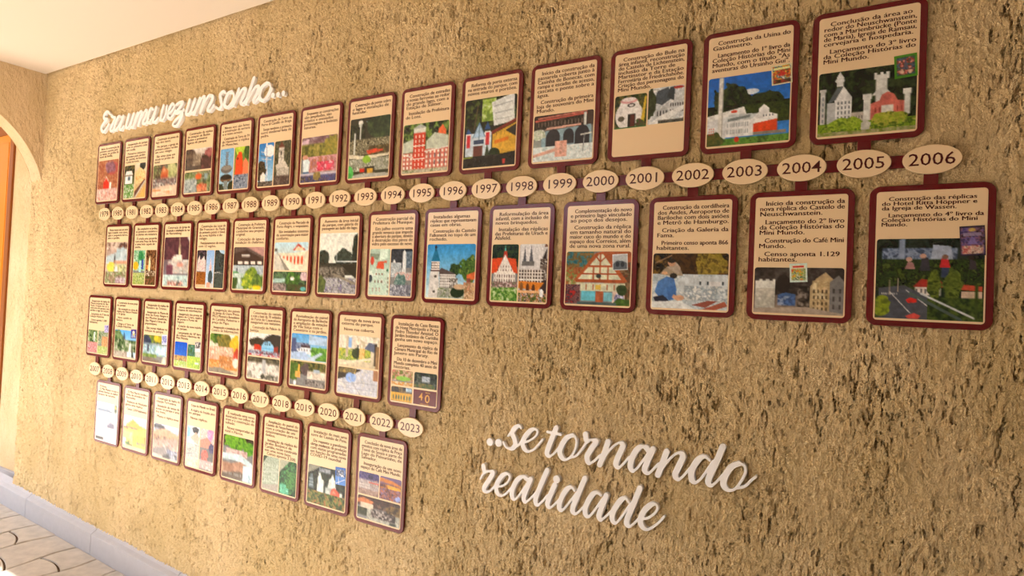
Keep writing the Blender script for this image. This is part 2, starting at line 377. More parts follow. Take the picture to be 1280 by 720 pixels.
# ------------------------------------------------------------------ the timeline cards: look, words, pictures (rectangles in % of the cream sheet)
TREE = '14200f,22361a,3a4f22,5c6a30'
DARK = '0d130c,1a2413,2b3a1d,3d4a26'
CARDS = {
1979: ('a reddish picture of a small house', '>Início da construção da/primeira casinha para/os netos, no jardim do/hotel da família.',
 [(3, 27, 97, 98, 'n c08a5a,a8583a,8a3a2a,d89a70,b06848 0 0 100 100 9;e b8504a 70 22 30 16;b 9c6a80,7a4a58 62 20 26 14 8;p f0d8c8 34 52 44 40 56 52 58 74 32 74;p d83020 30 56 45 44 60 58 60 70 30 70;n e8b8a8,f0d8d0,c07868,d8c0c0 0 70 100 100 7;r f4e8e0 60 55 70 72')]),
1981: ('a white kiosk and a man beside a railway', '>Inauguração do parque/com as primeiras casas/em escala.//>Primeiros visitantes/passeiam pelo jardim/da casinha de bonecas/e pela ferrovia.',
 [(3, 42, 48, 97, 'g 4a3a24 6a8a4a;n 2a2414,4a3c20,6a5a34 0 0 100 36 12;p e8e0e0 8 30 20 18 70 18 84 30;r f0ecf0 12 32 78 56;r 5a6a78 36 34 60 46;n 4a7a2e,6a9a44,a8b88a,e0e0d8 0 58 100 100 9'),
  (51, 40, 97, 97, 'g e8d8c0 caa060;e 201814 66 8 26 14;p f0c890 8 26 40 12 84 24 92 56 10 60;n e8b878,f4d8a0,d89858 6 24 90 54 12;p 6a4030 0 82 80 50 96 48 8 100 0 100;l c8c0b8 10 98 90 54 8;p e0b060 40 100 96 62 100 100')]),
1983: ('a little tower house over a crowd of visitors', '>Construção da ponte do/lago dos cisnes.//>No parque, a igreja da/primeira aldeia recebe/um novo relógio.//>São vinte casas em/escala no jardim do/hotel.',
 [(3, 48, 97, 98, 'n 3a2a1c,5a4430,8a8a58,4a5a2c 0 0 100 60 10;b a8b070,d0c890,6a7a40 78 26 24 28 8;p c86a3a 32 44 36 20 42 6 50 14 64 22 64 46;p e8a878 40 24 46 12 54 24;r b0482a 36 34 62 44;n e8e0d8,3a3438,a89898,5a3430,f0e8e0 0 46 100 72 7;p e8c8b0 0 74 60 66 100 70 100 100 0 100;l d89868 0 80 70 88 6;l f0d8c0 10 90 90 78 5')]),
1985: ('a dark street of houses over a tiny village', '>Construção da réplica/da estação de Baden/Baden e primeiras/figuras do parque.',
 [(3, 30, 97, 63, 'g e0d8d0 a89080;b 2a201c,4a3830,6a5848 14 40 22 50 9;n c8b8a0,8a7a68,6a5a4c,a89884 30 24 58 100 8;p 3a2420 58 60 62 34 96 20 100 20 100 100 58 100;n 5a3438,3a2020,7a4848 62 46 100 100 7;b b06a6a,8a3a40 88 24 14 20 7;r 4a3c34 0 80 60 100'),
  (3, 66, 97, 97, 'n 4a5a30,7a8a4a,a8a888,3a3a28 0 0 100 100 9;n d0d8d8,a8b0b0,5a6468,e8ece8 0 34 48 100 5;e d8602a 54 26 12 14;e d06a38 66 74 18 16;n d8583a,f0b888,a83a28 52 62 86 96 6;r 8aa0a0 76 14 88 44')]),
1987: ('a grey television tower and an orange tower house', '>Neste ano são feitas/a construção da serraria/e o novo acesso.//>Construção da Torre de TV/de Hannover e réplica/de Monschau.',
 [(3, 37, 48, 98, 'g 6aa8dc a8cce0;p 5a5a60 46 40 50 4 56 40;w 7a7c84 40 8 62 40 1 6 1;e 6a6460 50 50 40 10;e 8a847c 50 47 36 5;e 4a3c30 50 72 42 10;e 201a18 50 69 38 6;l b87838 12 76 88 76 3;r 7a8484 34 78 62 100;b 1c2414,2e3a1c 12 94 26 12 8;b 1c2414,2e3a1c 88 94 26 14 8'),
  (51, 37, 97, 98, 'g 5a7a30 8ab050;b a8c838,c8dc50 34 6 34 14 9;b 2e4a1c,4a6a28 88 14 22 22 8;p e8481c 8 70 10 30 30 12 50 14 60 40 62 70;p f08058 60 70 62 36 76 28 96 40 98 70;e 802010 24 28 6 3;n 4a5a74,b8c0cc,7a88a0,2a3444 0 66 100 100 7')]),
1989: ('a white and blue maypole and a stone tower', '>Construção da Torre de/Perro di Castillo de Braga.//>Surge também a primeira/torre medieval feita de/pedra.',
 [(3, 37, 48, 98, 'g 2a7ac8 b8dcf0;e f0f4f8 70 20 34 14;l e8e8ec 50 0 62 100 9;l 2a5aa0 52 10 60 100 2;l e0e0e4 16 20 86 26 3;l d8d8dc 20 36 84 40 3;l 5a4a44 14 28 80 34 2;b 1c1c14,3a3424,5a3c2c 20 66 32 26 8;p f0e8e0 20 74 36 66 50 74 50 88 20 88;n 241c18,4a4038,8a8078 0 88 100 100 7'),
  (51, 37, 97, 98, 'n 2a2c20,4a4a34,6a6850 0 0 100 100 9;p 6a3a2c 22 16 42 2 62 16;r d8d0c4 26 16 60 54;n e8e0d4,b8b0a4,8a8478 26 18 60 54 8;r 3a3430 38 24 46 32;p d0c8bc 10 54 66 46 84 58 60 70 20 68;n c8c0b4,9a9488,d8d0c4 20 60 92 78 8;n 5a4440,3a302c,807068 0 78 100 100 8')]),
1991: ('a man tending a pink rock garden', '>Enquanto as construções/são ampliadas, são/criados e ensaiados/personagens e belezas/naturais.',
 [(3, 38, 97, 98, 'n 6a4a50,8a6a70,a89098 0 0 100 22 9;p d8b8cc 0 10 22 4 18 24 0 30;n 4a4a20,6a6a2c,8a8438,a89a50 0 16 70 48 8;b 6a6a28,8a8434,a8983c 84 28 24 26 6;n c88a90,d8a8a8,a86a70,b87858 20 44 100 78 8;n e03a58,f06a80,b82040,f0c8d0 46 56 92 76 6;e c89078 12 44 8 5;p e0f0f8 6 50 20 48 26 54 24 76 8 76;p 2a5a88 8 76 24 76 28 86 6 86;r d0c8d8 0 79 100 84;n 3a4a7a,6a5a8a,2a2a40,8a7a5a 0 84 100 100 7;b 7a6a40,a08a50 46 86 10 10 5')]),
1993: ('a slim white tower over a model railway', '>Construção da ponte sobre/o lago e instalação de/funicular.',
 [(3, 23, 97, 98, 'g 2c2a20 3a3a24;p 8ac8d8 40 8 100 0 100 12 70 10;n 14180f,242a18,343c20 0 10 40 34 8;b 1c2a1c,2a3c24,3a4c2c 78 18 34 22 7;e e8e8e0 27 8 6 4;r d8dcd4 26 8 29 40;e c8ccc4 27 13 4 3;n 8a8468,4a4430,b8b090,2c2818 0 36 100 62 5;r e0e4dc 12 24 16 60;n 5a4a28,3a3018,7a6a3c 50 48 100 66 7;p d8482c 44 55 70 53 76 59 48 61;r c84a30 70 55 84 58;p e0d8c0 0 59 40 64 100 62 100 66 40 70 0 66;n 8a8c80,b8b8a8,5a6048,d0d0c4 0 68 100 88 6;r c82a1c 30 84 42 90;r 30281c 42 82 66 94;r d0a038 48 85 62 93;b 3aa044,5ac060 5 90 9 12 6;p b0b0a8 14 94 40 92 100 94 100 100 10 100;b 8ab838 46 70 10 6 5')]),
1995: ('a red brick tower hall with white roofs', '>Construção de estradas/e novas ferrovias ao redor/do grande lago, com a/Estação de Sulmer.//>Instalação da Prefeitura/de Lons.',
 [(3, 40, 97, 97, 'g 3a4a2c 6a7a40;n 141c10,2a381a,5a7a30,7a9a44 0 0 100 34 7;p e06838 78 16 86 8 94 20 94 28 76 28;p c8d0c0 0 38 24 30 30 56 0 58;p c0c8b8 52 38 70 22 98 30 100 56 52 58;r e0e4dc 24 8 50 20;p a8b0ac 22 10 38 2 52 10;r d04028 24 19 50 98;w f0d8c8 25 22 49 96 3 8 .25;r f0e4d8 24 44 50 46;r f0e4d8 24 70 50 72;r c87060 0 58 24 96;w f4e8dc 0 58 24 92 3 4 .5;r c86858 50 54 100 92;w f4ece0 50 54 100 92 6 4 .5;n a8a088,d0c8b0,7a8058 0 92 100 100 6;l e8e8e0 0 60 24 68 2;l e8e8e0 50 58 100 52 2;w 5a5a60 56 60 98 88 4 2 .2')]),
1997: ('a pale blue castle gate beside a yellow wall', '>Reforma da porta externa/na entrada do parque, com/novos muros e portões.',
 [(3, 22, 97, 98, 'g 2c3418 1c1814;n 0e120b,1c2412,2e3a1a,4a5a24 0 0 100 40 7;n 6a8a30,9ab84c,c8d8a0 34 2 60 34 8;l 5a4a34 20 44 26 10 2;p dfe4e4 52 8 94 -2 96 38 58 42;l a8b0b4 58 14 90 10 2;l a8b0b4 60 24 90 22 2;l b8c0c0 60 33 90 32 2;p 2c5088 40 46 46 34 52 46;p 2c5088 4 50 8 42 16 50;p d8a838 56 54 100 40 100 80 56 84;p 7a2c20 52 50 100 34 100 39 52 55;w 8a6a20 60 48 98 58 5 1 .12;p d87820 60 63 86 59 86 64 60 68;r c8d8e8 4 50 54 84;r f0f0f0 4 50 14 64;r c82a34 6 52 13 70;r f0f0f0 41 48 52 64;r c82a34 43 50 50 68;p a8c8e4 18 56 30 34 42 56;l 5a7a9a 18 56 30 35 1.4;l 5a7a9a 30 35 42 56 1.4;l 5a7a9a 30 35 30 62 1.4;r 34486a 20 60 40 66;r 6a3a34 20 68 38 84;p 2a3a24 42 84 46 66 52 84;b 1c2814,2a3a1c 60 82 10 8 6;r 1e1a16 0 83 100 100;l 8a9a3a 0 85 18 84 2;p 2c2820 80 50 100 42 100 60;p b83a34 76 90 82 90 81 97 77 97')]),
1999: ('a blue arched bridge under construction', '>Início da construção da/passarela coberta junto à/Casinha de Bonecas, com/rampa e escadas de acesso,/cascata e ponte sobre a/água.//>Construção da primeira/loja de souvenirs do Mini/Mundo.',
 [(3, 50, 97, 97, 'g 3a3028 c8d8d8;n 2a2420,4a3a34,1c1a18 0 0 100 32 5;l b8584c 4 12 88 6 3;l c87868 8 7 88 2 2;r d8dcd8 84 4 88 32;r 4a3a34 90 4 100 30;w 7a6a60 6 12 84 28 14 1 .25;p d8a898 20 33 24 28 80 26 80 30;p 8aa8b8 14 36 96 30 98 76 14 76;e 2c2c34 34 52 12 20;e 2c2c34 60 50 9 16;e 2c2c34 82 50 12 20;r 2c2c34 22 54 46 68;r 2c2c34 51 52 69 66;r 2c2c34 70 52 94 68;b d8dcd4,a8b8a0,e8ece8 10 42 12 12 6;n dfe8ea,c8d8dc,eef2f2,b8ccd0 0 68 100 100 6;n d8a090,e8b8a8,c08878 38 58 58 92 6;p d8a898 0 84 40 72 46 78 0 90;l d8dcd8 80 50 96 48 2;l 8a9498 86 50 84 84 1.5')]),
2001: ('a white teapot house and a grey castle', '>Construção do Bule na/área infantil, reconstrução/do Castelo de Lichtenstein,/inclusão da Torre de/Martinstor e da Estação/Ferroviária de Friedrichshöhe./Criação dos personagens do/Mini Mundo.',
 [(3, 41, 48, 73, 'n 1c2414,3a4a20,6a5a2c 0 0 100 100 9;e e8e4e4 46 62 42 44;e f0ecec 46 34 30 26;e d8a0a4 44 18 26 8;e e8dcdc 44 14 22 6;e 4a4444 52 32 12 6;e e8e4e4 52 32 7 3;r 2a2420 42 58 66 96;r 5a2c28 50 60 62 96;e 5a5448 22 70 10 8;p d8b838 82 80 92 10 98 10 92 84;b 3a5a24,5a3a34 78 86 12 12 6;r 3a6a34 0 96 100 100'),
  (50, 38, 97, 72, 'n d8dce0,b8c0c8,e8e8e8 0 0 100 100 9;p 4a545e 16 40 26 10 56 2 66 34 40 50;p 3a4248 52 30 60 4 74 2 72 40;b 2a301c,3a4428 6 44 16 40 8;p b8bcc0 20 70 56 44 58 92 30 100;w 3a3a40 24 60 56 84 4 1 .45;p c8ccd0 58 52 96 24 100 60 62 92;w 3a3438 60 44 98 76 6 2 .5;p e8eaec 0 100 40 76 100 54 100 66 40 100;e a83a34 84 6 14 4;n 3a3a34,6a6a60 30 90 100 100 6')]),
2003: ('a white factory and tall chimney under blue sky', '>Construção da Usina do/Gasômetro.//>Lançamento do 1º livro da/Coleção Histórias do Mini/Mundo, com o título "As/aventuras do Ursinho Gui".',
 [(2, 37, 98, 98, 'g 1a62c4 3a86d8;b e0e8f0,c8d8ec 52 26 12 4 9;b 14200f,22301a,34441f 30 38 24 28 6;n 10180c,1e2a14,2e3c1c 0 42 100 60 7;b 1c2814,2c3a1a,14200f 66 40 26 12 6;n 1c2a10,3a4a1a,2a3814 48 44 100 72 6;p e6e8e8 0 56 46 46 50 60 0 66;p d8dce0 0 64 24 58 24 100 0 100;r e8eaec 24 62 78 88;w 8a949c 25 66 52 86 12 2 .4;p c8d0d4 24 60 30 56 72 58 74 64 24 66;p 7a8488 26 62 54 58 54 62 26 66;p eceef0 64 56 64 52 70 46 76 52 76 58 86 62 86 78 54 84 54 68;p e04a20 58 72 86 68 86 84 58 86;w 5a6a74 68 60 82 64 4 1 .4;r dcdcd8 14 1 20 90;r b0b0ac 18.4 1 20 90;n 4a7a2a,6a9a3a,3a5a20 0 90 100 100 7;b 5a5a28,3a4a20 8 92 14 12 5;e c83a24 38 92 3 4;r 8a8478 58 84 96 88;e d84a30 34 52 4 2;w c84a34 2 72 10 84 3 3 .4')]
 , (77, 33, 100, 50, 'r e0d8b0 0 0 100 100;n 3a6a34,d83a2c,e8c83a,2a4a6a,f0e8d0 8 8 92 92 22;p c8342a 30 50 50 30 72 50 60 58 40 58;r e8e4a0 12 14 88 26;n 3a2a1c,5a3a24,b03a2c 10 74 90 92 18')),
2005: ('white and red castles among dark trees', '>Conclusão da área ao/redor do Neuschwanstein,/com a Marienbrücke (Ponte/de Maria), Igreja de Ramsau,/cervejaria e hospedaria.//>Lançamento do 3º livro/da Coleção Histórias do/Mini Mundo.',
 [(2, 46, 98, 98, 'g 1a2412 28341a;n 0c120a,16200f,24301a,324022 0 0 100 80 6;r c8c8c8 3 30 8 82;w 8a9098 3 36 8 80 1 5 .4;p d0d0d0 2 30 2 26 9 26 9 30;p e4e6e8 18 80 18 38 27 24 36 42 36 78;p 5a6268 10 50 20 26 27 24 19 44;r b8bcc0 10 48 19 80;w 5a646c 20 46 35 76 4 4 .35;r d8dadc 20 10 27 24;p e0e2e4 19 12 21 6 23 1 25 6 28 12;e d8dadc 23 15 5 4;r dcdedc 60 20 71 60;p e4e6e4 58 10 58 20 73 20 73 10 70 10 70 13 67 13 67 10 64 10 64 13 61 13 61 10;p d4d6d4 56 44 62 34 70 34 76 44;r d8dad8 48 46 55 84;p e0e2e0 47 40 47 48 56 48 56 40;p c86a5e 55 84 55 56 64 52 66 44 72 40 78 44 82 54 90 56 90 76;w 8a3a34 58 60 88 72 7 1 .3;r dcdad4 66 60 78 78;e b86058 72 48 4 4;r d4d6d4 88 44 94 76;p e0e2e0 87 38 87 46 95 46 95 38;r b8b0a8 36 66 48 84;w 6a6a6a 37 70 48 78 4 1 .4;n 6a8a1c,8aa828,3a5a14,b0b848 0 80 100 100 6;b 7a9a24,a0b838,4a6a18 30 82 18 10 5;b 8aa02c,b0b040,4a6218 72 80 18 10 5;p c0c0b8 46 84 50 78 56 84 54 96 46 96;n a8a07a,7a8a38 0 94 100 100 5')]
 , (77, 39.5, 98, 57.5, 'r 4a8a24 0 0 100 100;r 34583a 12 12 88 88;n 24304a,5a6a8a,3a4a34,a83a3a,d8b0a0 14 14 86 86 18;p 5a5a6a 40 60 50 14 60 60;e d8b8a0 34 74 8 8;e d8b8a0 68 76 8 8')),
1980: ('a grey lake, a yellow blossom and white houses', '>Neste mesmo ano um novo/lago é cavado, com cisnes,/água e pequenos barcos/para o jardim.',
 [(3, 27, 97, 98, 'g a88880 d8d0b8;n 6a4a40,a88a78,e0d0c0,c8a898 0 0 100 20 8;b 4a3030,8a5a48 80 14 20 12 7;p b8c8d0 0 36 50 26 78 12 100 24 100 50 0 52;n a8bcc4,c8d4d8 50 16 98 46 14;l 3a3034 44 34 42 50 5;l d87848 40 49 100 48 4;e f0d858 28 60 20 12;n e8e4a0,a8a860,d8d8c0,8a8a58 40 54 100 76 9;p e8e8f0 44 70 54 54 62 72;n b8a088,8a6a58,6a8a4a,d8c8b8 0 70 100 100 8;n 8a5a68,e8e0e4,5a4048 50 84 96 98 6')]),
1982: ('a bright fountain garden and a brown thicket', '>São ampliados os jardins,/os primeiros caminhos e/as plantas em miniatura.//>É criada uma passarela/com uma Praça de flores/e uma bela capela de/pedra.',
 [(3, 41, 53, 98, 'n d8e0b8,4a8a4a,8ac8b0,e8f0d8,2a5a34 0 0 100 60 10;b 2a7a44,4a9a5a 60 22 24 20 8;r 3a4aa0 70 28 84 56;p a8d8e0 50 30 66 30 66 64 50 64;e e8b020 22 46 22 12;n 6a8a2c,a8b050,d8d8a0,4a6a24 0 66 100 100 9'),
  (56, 41, 97, 98, 'n 3a2014,5a3420,8a5a34,a8784a 0 0 100 100 9;p e8d8a8 24 58 32 24 40 18 48 40 46 62;r d88a38 10 44 24 56;n d8d0c0,8a6a4c,4a2c1c 0 60 100 74 8;n 3a4a1c,6a3a24,8a5a3c 0 74 100 100 8')]),
1984: ('a pointed white church before a maroon hillside', '>Construção da Igreja de/Gramado e ampliação da rua/de Nuremberg.',
 [(3, 21, 97, 98, 'g 5a3038 8a8a90;n 4a2430,5a3038,6a3840 0 0 100 46 9;p e0dcd4 88 0 100 0 100 14;p d8c89a 58 44 62 2 68 44;p c8b88a 60 44 62 4 64 44;p e8e0d4 30 50 42 38 72 36 74 52;r d8d0c0 36 44 56 50;r e8e8e4 78 46 100 50;n d8d8d4,a8a8a4,e8c8b8,8a8a88 20 48 100 74 7;e d89888 66 56 12 5;p 7a4858 12 58 30 54 40 76 16 80;n 6a3a4a,8a5060 14 56 38 80 8;n c0d8d8,d8e4e0,8aa8a8,e8e8e0 0 76 100 100 8;n 3a4a44,c87868,e8e4e0 20 88 80 98 6')]),
1986: ('three tall narrow pictures of a castle and road', '>Construção das casas de/São Francisco de Paula,/da primeira ponte e túnel,/da nova lojinha e do/relógio.//>Funcionamento do trem,/com 12 vagões.',
 [(3, 42, 36, 98, 'n 1a141c,3a2c38,5a444c 0 0 100 30 10;p e8d0c8 10 56 14 24 30 14 36 30 52 24 76 16 90 40 92 58;n d8b8b0,f0e0d8,a88088 8 26 92 56 9;n 8a4a18,c87a28,5a3010,a8581c 0 58 100 92 8;r d8b890 0 92 100 100'),
  (37, 42, 64, 98, 'g 8ab0e0 c8dcf0;p e8c8c0 46 50 54 20 60 26 62 52;n d8a8a0,e8d0cc 40 40 70 56 8;e 3a4a50 58 72 28 18;r c8c0b8 10 88 90 100;r d8a088 20 86 60 100'),
  (66, 42, 97, 98, 'n 14181a,2a3438,3a4a44 0 0 100 60 10;p a8c8e0 40 0 100 0 100 12 60 8;p 2c3c40 10 50 30 14 40 30 60 50;l d8d8d0 0 60 60 58 3;l c8c8c0 60 58 90 96 4;n 34403a,4a5450,222c28 0 62 100 100 9')]),
1988: ('a dark timber station over yellow flowers', '>Construção da Prefeitura/Municipal de Gramado,/conforme seu projeto/original.//>Colocação de água e/instalação de chafarizes.',
 [(3, 38, 97, 98, 'g 3a2a24 a8c0c0;p 5a4844 0 2 40 0 100 24 100 36 0 30;p b88a84 40 0 100 0 100 24;p 3a2420 0 16 44 8 100 30 100 44 0 44;r c8c0b8 28 18 54 24;r 2c1c18 0 34 100 44;w e8dcd0 14 32 96 43 4 1 .7;n a8b8c0,c0ccd0,8a9ca8 0 44 100 62 10;r 3a4450 12 50 16 60;b 4a8a4a,5ab070 10 64 14 6 7;n d0dcd8,a8c0b0,8aa898 0 62 100 100 9;b 5a7a1c,8aa030,3a5a14 60 62 18 14 6;b 4a6a1c,7a9a28,c8c838 50 82 20 18 6;b 3a5a20,6a8a30 84 80 20 18 6;b 3a5a20,2a4418 6 86 14 16 6;b f0d820,e8c010 80 96 14 8 8')]),
1990: ('a red and white market row above green shrubs', '>Construção do Mercado de/Porto Alegre, o vespasiano.//>São instalados sistemas/de sonorização para maior/conforto.',
 [(3, 32, 97, 70, 'g b8dcec e8dcc0;r f0e8d0 40 40 100 90;p e8dcc0 8 38 60 40 100 30 100 90 80 92;p c83a24 56 30 70 6 92 28 84 28 70 14 62 30;r e8d0a8 64 20 84 30;w d84a28 14 40 88 86 7 1 .5;p f0e4cc 36 100 4 42 86 92 86 100;p 8a8478 20 60 8 34 50 100 36 100;p c8c4b8 0 44 8 40 36 100 0 100;r 4a4a44 0 24 10 32'),
  (3, 72, 97, 97, 'n 14241a,24382a,4a6a4a,5a7a4a 0 0 100 100 8;p a8c8c0 0 40 40 34 44 52 0 60;b 2a4a1c,3a6a24,5a8a34 60 40 20 36 6;e f0e4dc 58 36 6 9;b e0c8c8,b89098 92 26 12 22 6;n 6a5a58,b8a0a0,3a3a30 0 60 40 100 6;n 1c2c14,3a5220,4a3428 44 64 100 100 6;e 5ab0b0 90 84 8 10')]),
1992: ('dark trees, a lake and a bare pale sky', '>Aumento da área inicial/do parque, com galeria de/passagem ao lado do lago.',
 [(3, 21, 97, 98, 'g e8e8dc d8dcd4;b 14201a,22302a,1a2620 10 44 18 14 6;b 18241e,26362c,3a4a44 64 42 22 15 6;b 101a14,1c2a20 96 32 10 28 6;n 141a16,24241e,38342a 0 50 100 70 6;r d8dcdc 50 46 100 48;r c8d0d4 46 36 48 48;l b8c0c4 48 47 70 48 2;n 2a2622,4a443c,6a6258,8a857a 0 56 70 80 4;p 14120f 60 54 100 50 100 76;n b8b8c0,7a7a80,d8d4d8,4a4a44,8a80b0 0 74 100 100 5;p 8a8070 40 66 100 82 100 86 40 70;b 3a4a24,5a6a34 8 86 14 14 6')]),
1994: ('a pale green castle wall and a snowy castle', '>Construção parcial da/Prefeitura de Munique.//>Em julho ocorre uma/grande nevasca que impede/a abertura do parque, devido/à destruição dos pinos de/vidro pelo excesso de neve.',
 [(3, 42, 49, 98, 'g a8c0b0 c0d8c8;p d8ecdc 50 0 88 0 88 20 50 26;p 7a8a78 0 10 50 12 40 24 0 18;e c83a28 14 26 9 9;p d85030 42 28 84 26 84 30 70 30 72 44 34 42;r b8ccbc 0 44 100 100;n c8dccc,b0ccbc,d8e4d8 0 44 100 100 20;w 7a4a34 30 50 70 58 3 1 .4;w 6a4a3c 24 66 70 74 3 1 .4;w a07060 14 82 62 92 3 2 .3;e 2a6a4a 88 46 5 3;e 2a3440 8 64 10 8;w 7a6a58 86 58 98 94 1 4 .5'),
  (51, 42, 97, 98, 'n 14161e,242834,343a48 0 0 100 40 9;n 7a8a9a,4a5a68 70 6 100 40 8;p e0e4e4 6 60 8 32 18 22 30 36 40 30 48 60;p dce0e0 54 56 56 8 62 3 70 8 72 56;n c0c8cc,8a949c,e8ecec 4 30 50 60 7;n c86858,e0d8d4,a8b0b0,e09080 24 50 96 66 6;b 3a5a58,5a7a74,8aa09c 46 68 24 16 6;n e8ecf0,8a8ca0,3a3a44,c8ccd8 0 76 100 100 7')]),
1996: ('a white tower with a pointed blue roof', '>Instaladas algumas/réplicas que representavam/casas em obras.//>Construção do Castelo/Falkeneck no topo de um/rochedo.',
 [(3, 37, 97, 98, 'g 2a8ad0 d0e4e8;b 2a3c1c,3a5020,1c2a14 60 46 12 10 5;b 3a5a20,5a7a2c,24401a,7a9034 92 46 24 24 5;p 1c6a90 10 32 18 8 20 8 29 32;e 2a2a34 18.5 6 2.6 3.4;l 2a2a34 18.5 4 18.5 12 1.4;r e8e0d8 10 33 28 52;w 4a2a28 10 33 28 52 5 4 .7;w f0e8e0 11 35 27 50 4 3 .8;r 4a2a28 9 48 29 51;p d8d4d0 6 98 8 52 27 52 29 98;e 4a4440 20 60 3 2.4;e 4a4440 18 88 3 2.4;p 5a4a48 28 48 32 44 60 54 64 60 28 60;r e0dcd8 29 56 62 80;w 3a302c 29 56 62 82 9 5 .35;n e0dcd8,5a5048,c8c4c0 50 62 66 80 5;p d86a38 84 56 100 50 100 64 84 66;r 8a4a3c 84 62 92 70;n c8a070,e0c0a0,8a6a44,d89878 78 70 100 100 6;n 8a8a80,b8b8b0,5a6a44,d8d0c4 26 80 80 98 6;e 24301c 66 88 14 10;e c8a888 70 78 12 5')]),
1998: ('a red gabled hall and an arched town hall', '>Reformulação da área/infantil, com a inclusão de/novos brinquedos.//>Instalação das réplicas/das Prefeituras de Urach e/Alsfeld.',
 [(3, 38, 49, 98, 'n 0f1a0c,1c2a14,2a3c1a 0 0 100 40 8;p d8481c 0 26 40 24 34 50 0 52;p d04a20 56 24 90 26 98 52 64 46;p 5ab0a0 46 14 50 0 54 14;p b83a24 42 26 46 12 56 12 60 28;p e8e0d8 20 50 50 18 84 50 84 62 16 62;w 5a3a30 20 36 80 62 6 4 .2;r ece4dc 10 50 90 68;w 4a302c 10 52 90 68 9 2 .35;n e0d8d4,a87878,5a4a44,8a8a70 0 66 100 80 7;n 2a5a1c,5a8a34,8ab050,c8d0b0 0 76 100 100 7'),
  (51, 38, 97, 98, 'g c8c4c4 b8b4b0;n 7a4a34,c8c0b8,a05838 50 0 100 6 8;p dcd8d8 4 0 90 0 70 46 8 42;p 5a5a62 14 30 20 4 26 30;p 5a5a62 36 30 42 2 50 30;r 6a6868 10 30 54 38;p 3a2a28 84 22 96 8 100 100 70 70;n d8d0c8,3a2a26,8a7a70 74 26 100 62 6;r e0d8d0 2 44 86 66;w 3a2620 0 44 88 67 9 4 .55;p d8802c 0 64 90 66 70 80 0 76;e 5a3420 34 76 6 8;e 5a3420 54 77 6 8;e 8a5a30 12 74 6 8;r e0b080 0 80 90 84;n 3a4a24,5a7a34,c0582c,e0dcd8,241c18 0 84 100 100 7;e f0f0f4 82 84 7 7')]),
2000: ('a half-timbered cuckoo house and a small inset photo', '>Complementação do novo/e primeiro lago vinculado/ao poço dos desejos.//>Construção da réplica/em tamanho natural do/maior cuco do mundo e do/espaço dos Correios, além/de uma nova zona rural.',
 [(2, 46, 98, 98, 'n 2a5a64,4a7a7a,6a5a34,8a6a3c 0 0 44 36 8;n 8a4a28,a8643a,6a8a44,c8a078 0 30 30 62 7;r a85a34 60 0 100 60;n 7a3a24,5a4a30,8a6a4a 84 20 100 100 7;p b05a30 12 56 46 4 58 0 64 6 96 56;p d8d8bc 20 52 52 6 58 6 86 52;l a84e28 54 4 54 52 2.4;l a84e28 36 28 78 28 2.4;l a84e28 26 42 86 42 2.4;l a84e28 44 28 44 52 2.4;l a84e28 66 28 66 52 2.4;l a84e28 46 8 54 20 2;l a84e28 64 8 54 20 2;e 3a3a34 52 46 4 4;r a8502c 16 54 92 58;r d0d0b4 18 59 92 74;w a8502c 18 58 92 75 7 1 .16;r d8b850 48 62 56 71;n 5a3434,8a5a5a,3a2a34,b02c2c 0 62 24 98 7;r 6ac0d4 26 74 48 92;r a85a38 49 74 60 96;r 7ac0d0 61 76 74 92;r e0c8b8 74 74 92 96;b d8d8f0,5a5a8a,f0f0f4 84 86 8 12 6;b 3a5a20,5a7a2c 88 94 14 8 6;r 4a5a5a 20 94 80 100;b 3a4a24,2a3a1c 88 72 8 10 5')]
 , (72, 48.5, 94, 64, 'r e8e8e4 0 0 100 100;g c8ccd0 8a9098;r b8bcc0 6 8 94 30;p 5a6068 6 60 30 40 70 44 94 58 94 94 6 94;e 343840 34 62 12 16;e 343840 66 64 12 16;r e8e8e4 0 0 100 5;r e8e8e4 0 95 100 100;r e8e8e4 0 0 5 100;r e8e8e4 95 0 100 100')),
2002: ('a man in blue kneeling among white models', '>Construção da cordilheira/dos Andes, Aeroporto de/Bariloche com dois aviões/e Metrô de Hamburgo.//>Criação da Galeria da/Fama.//>Primeiro censo aponta 866/habitantes.',
 [(2, 48, 98, 98, 'n 14100c,2c2014,4a3418,7a5a20 0 0 100 44 6;b 7a6a24,9a8430,5a4a1c 78 20 22 22 5;n 2a1c10,4a3014 26 2 58 40 7;l 8a6a4a 4 18 26 4 1.5;n b8c4c8,c8d0d4,a0b0b8,d8dcdc 0 38 100 100 9;p c8d0d4 36 44 100 40 100 60 40 70;w 3a4248 60 48 98 58 4 1 .3;r d8d8d8 76 50 90 62;p 9a8a74 10 38 20 24 36 22 42 40 26 42;p a89888 20 26 32 16 38 26 36 38;e c89878 26 18 5 6;e 2a2018 26 14 5 4;e d0a078 17 36 4 3;e 2c241c 29 41 5 5;p 4a78b8 4 70 8 52 20 42 30 46 34 66 30 84 14 86;p 3a68a8 20 62 32 58 34 78 24 86;p 24283a 2 80 16 76 24 86 6 90;e d0a080 38 80 6 5;p d0a080 30 74 40 80 36 86 28 80;p 8a4a3c 54 92 74 84 90 82 72 96;p a85a44 66 100 96 84 100 92 84 100;n d0d4d4,a8b4bc,8a949c,e0e0dc 44 58 100 84 6;p e0e4e4 0 88 40 86 60 100 0 100')]),
2004: ('cardboard model towers beside a small book cover', '>Início da construção da/nova réplica do Castelo de/Neuschwanstein.//>Lançamento do 2º livro/da Coleção Histórias do/Mini Mundo.//>Construção do Café Mini/Mundo.//>Censo aponta 1.129/habitantes.',
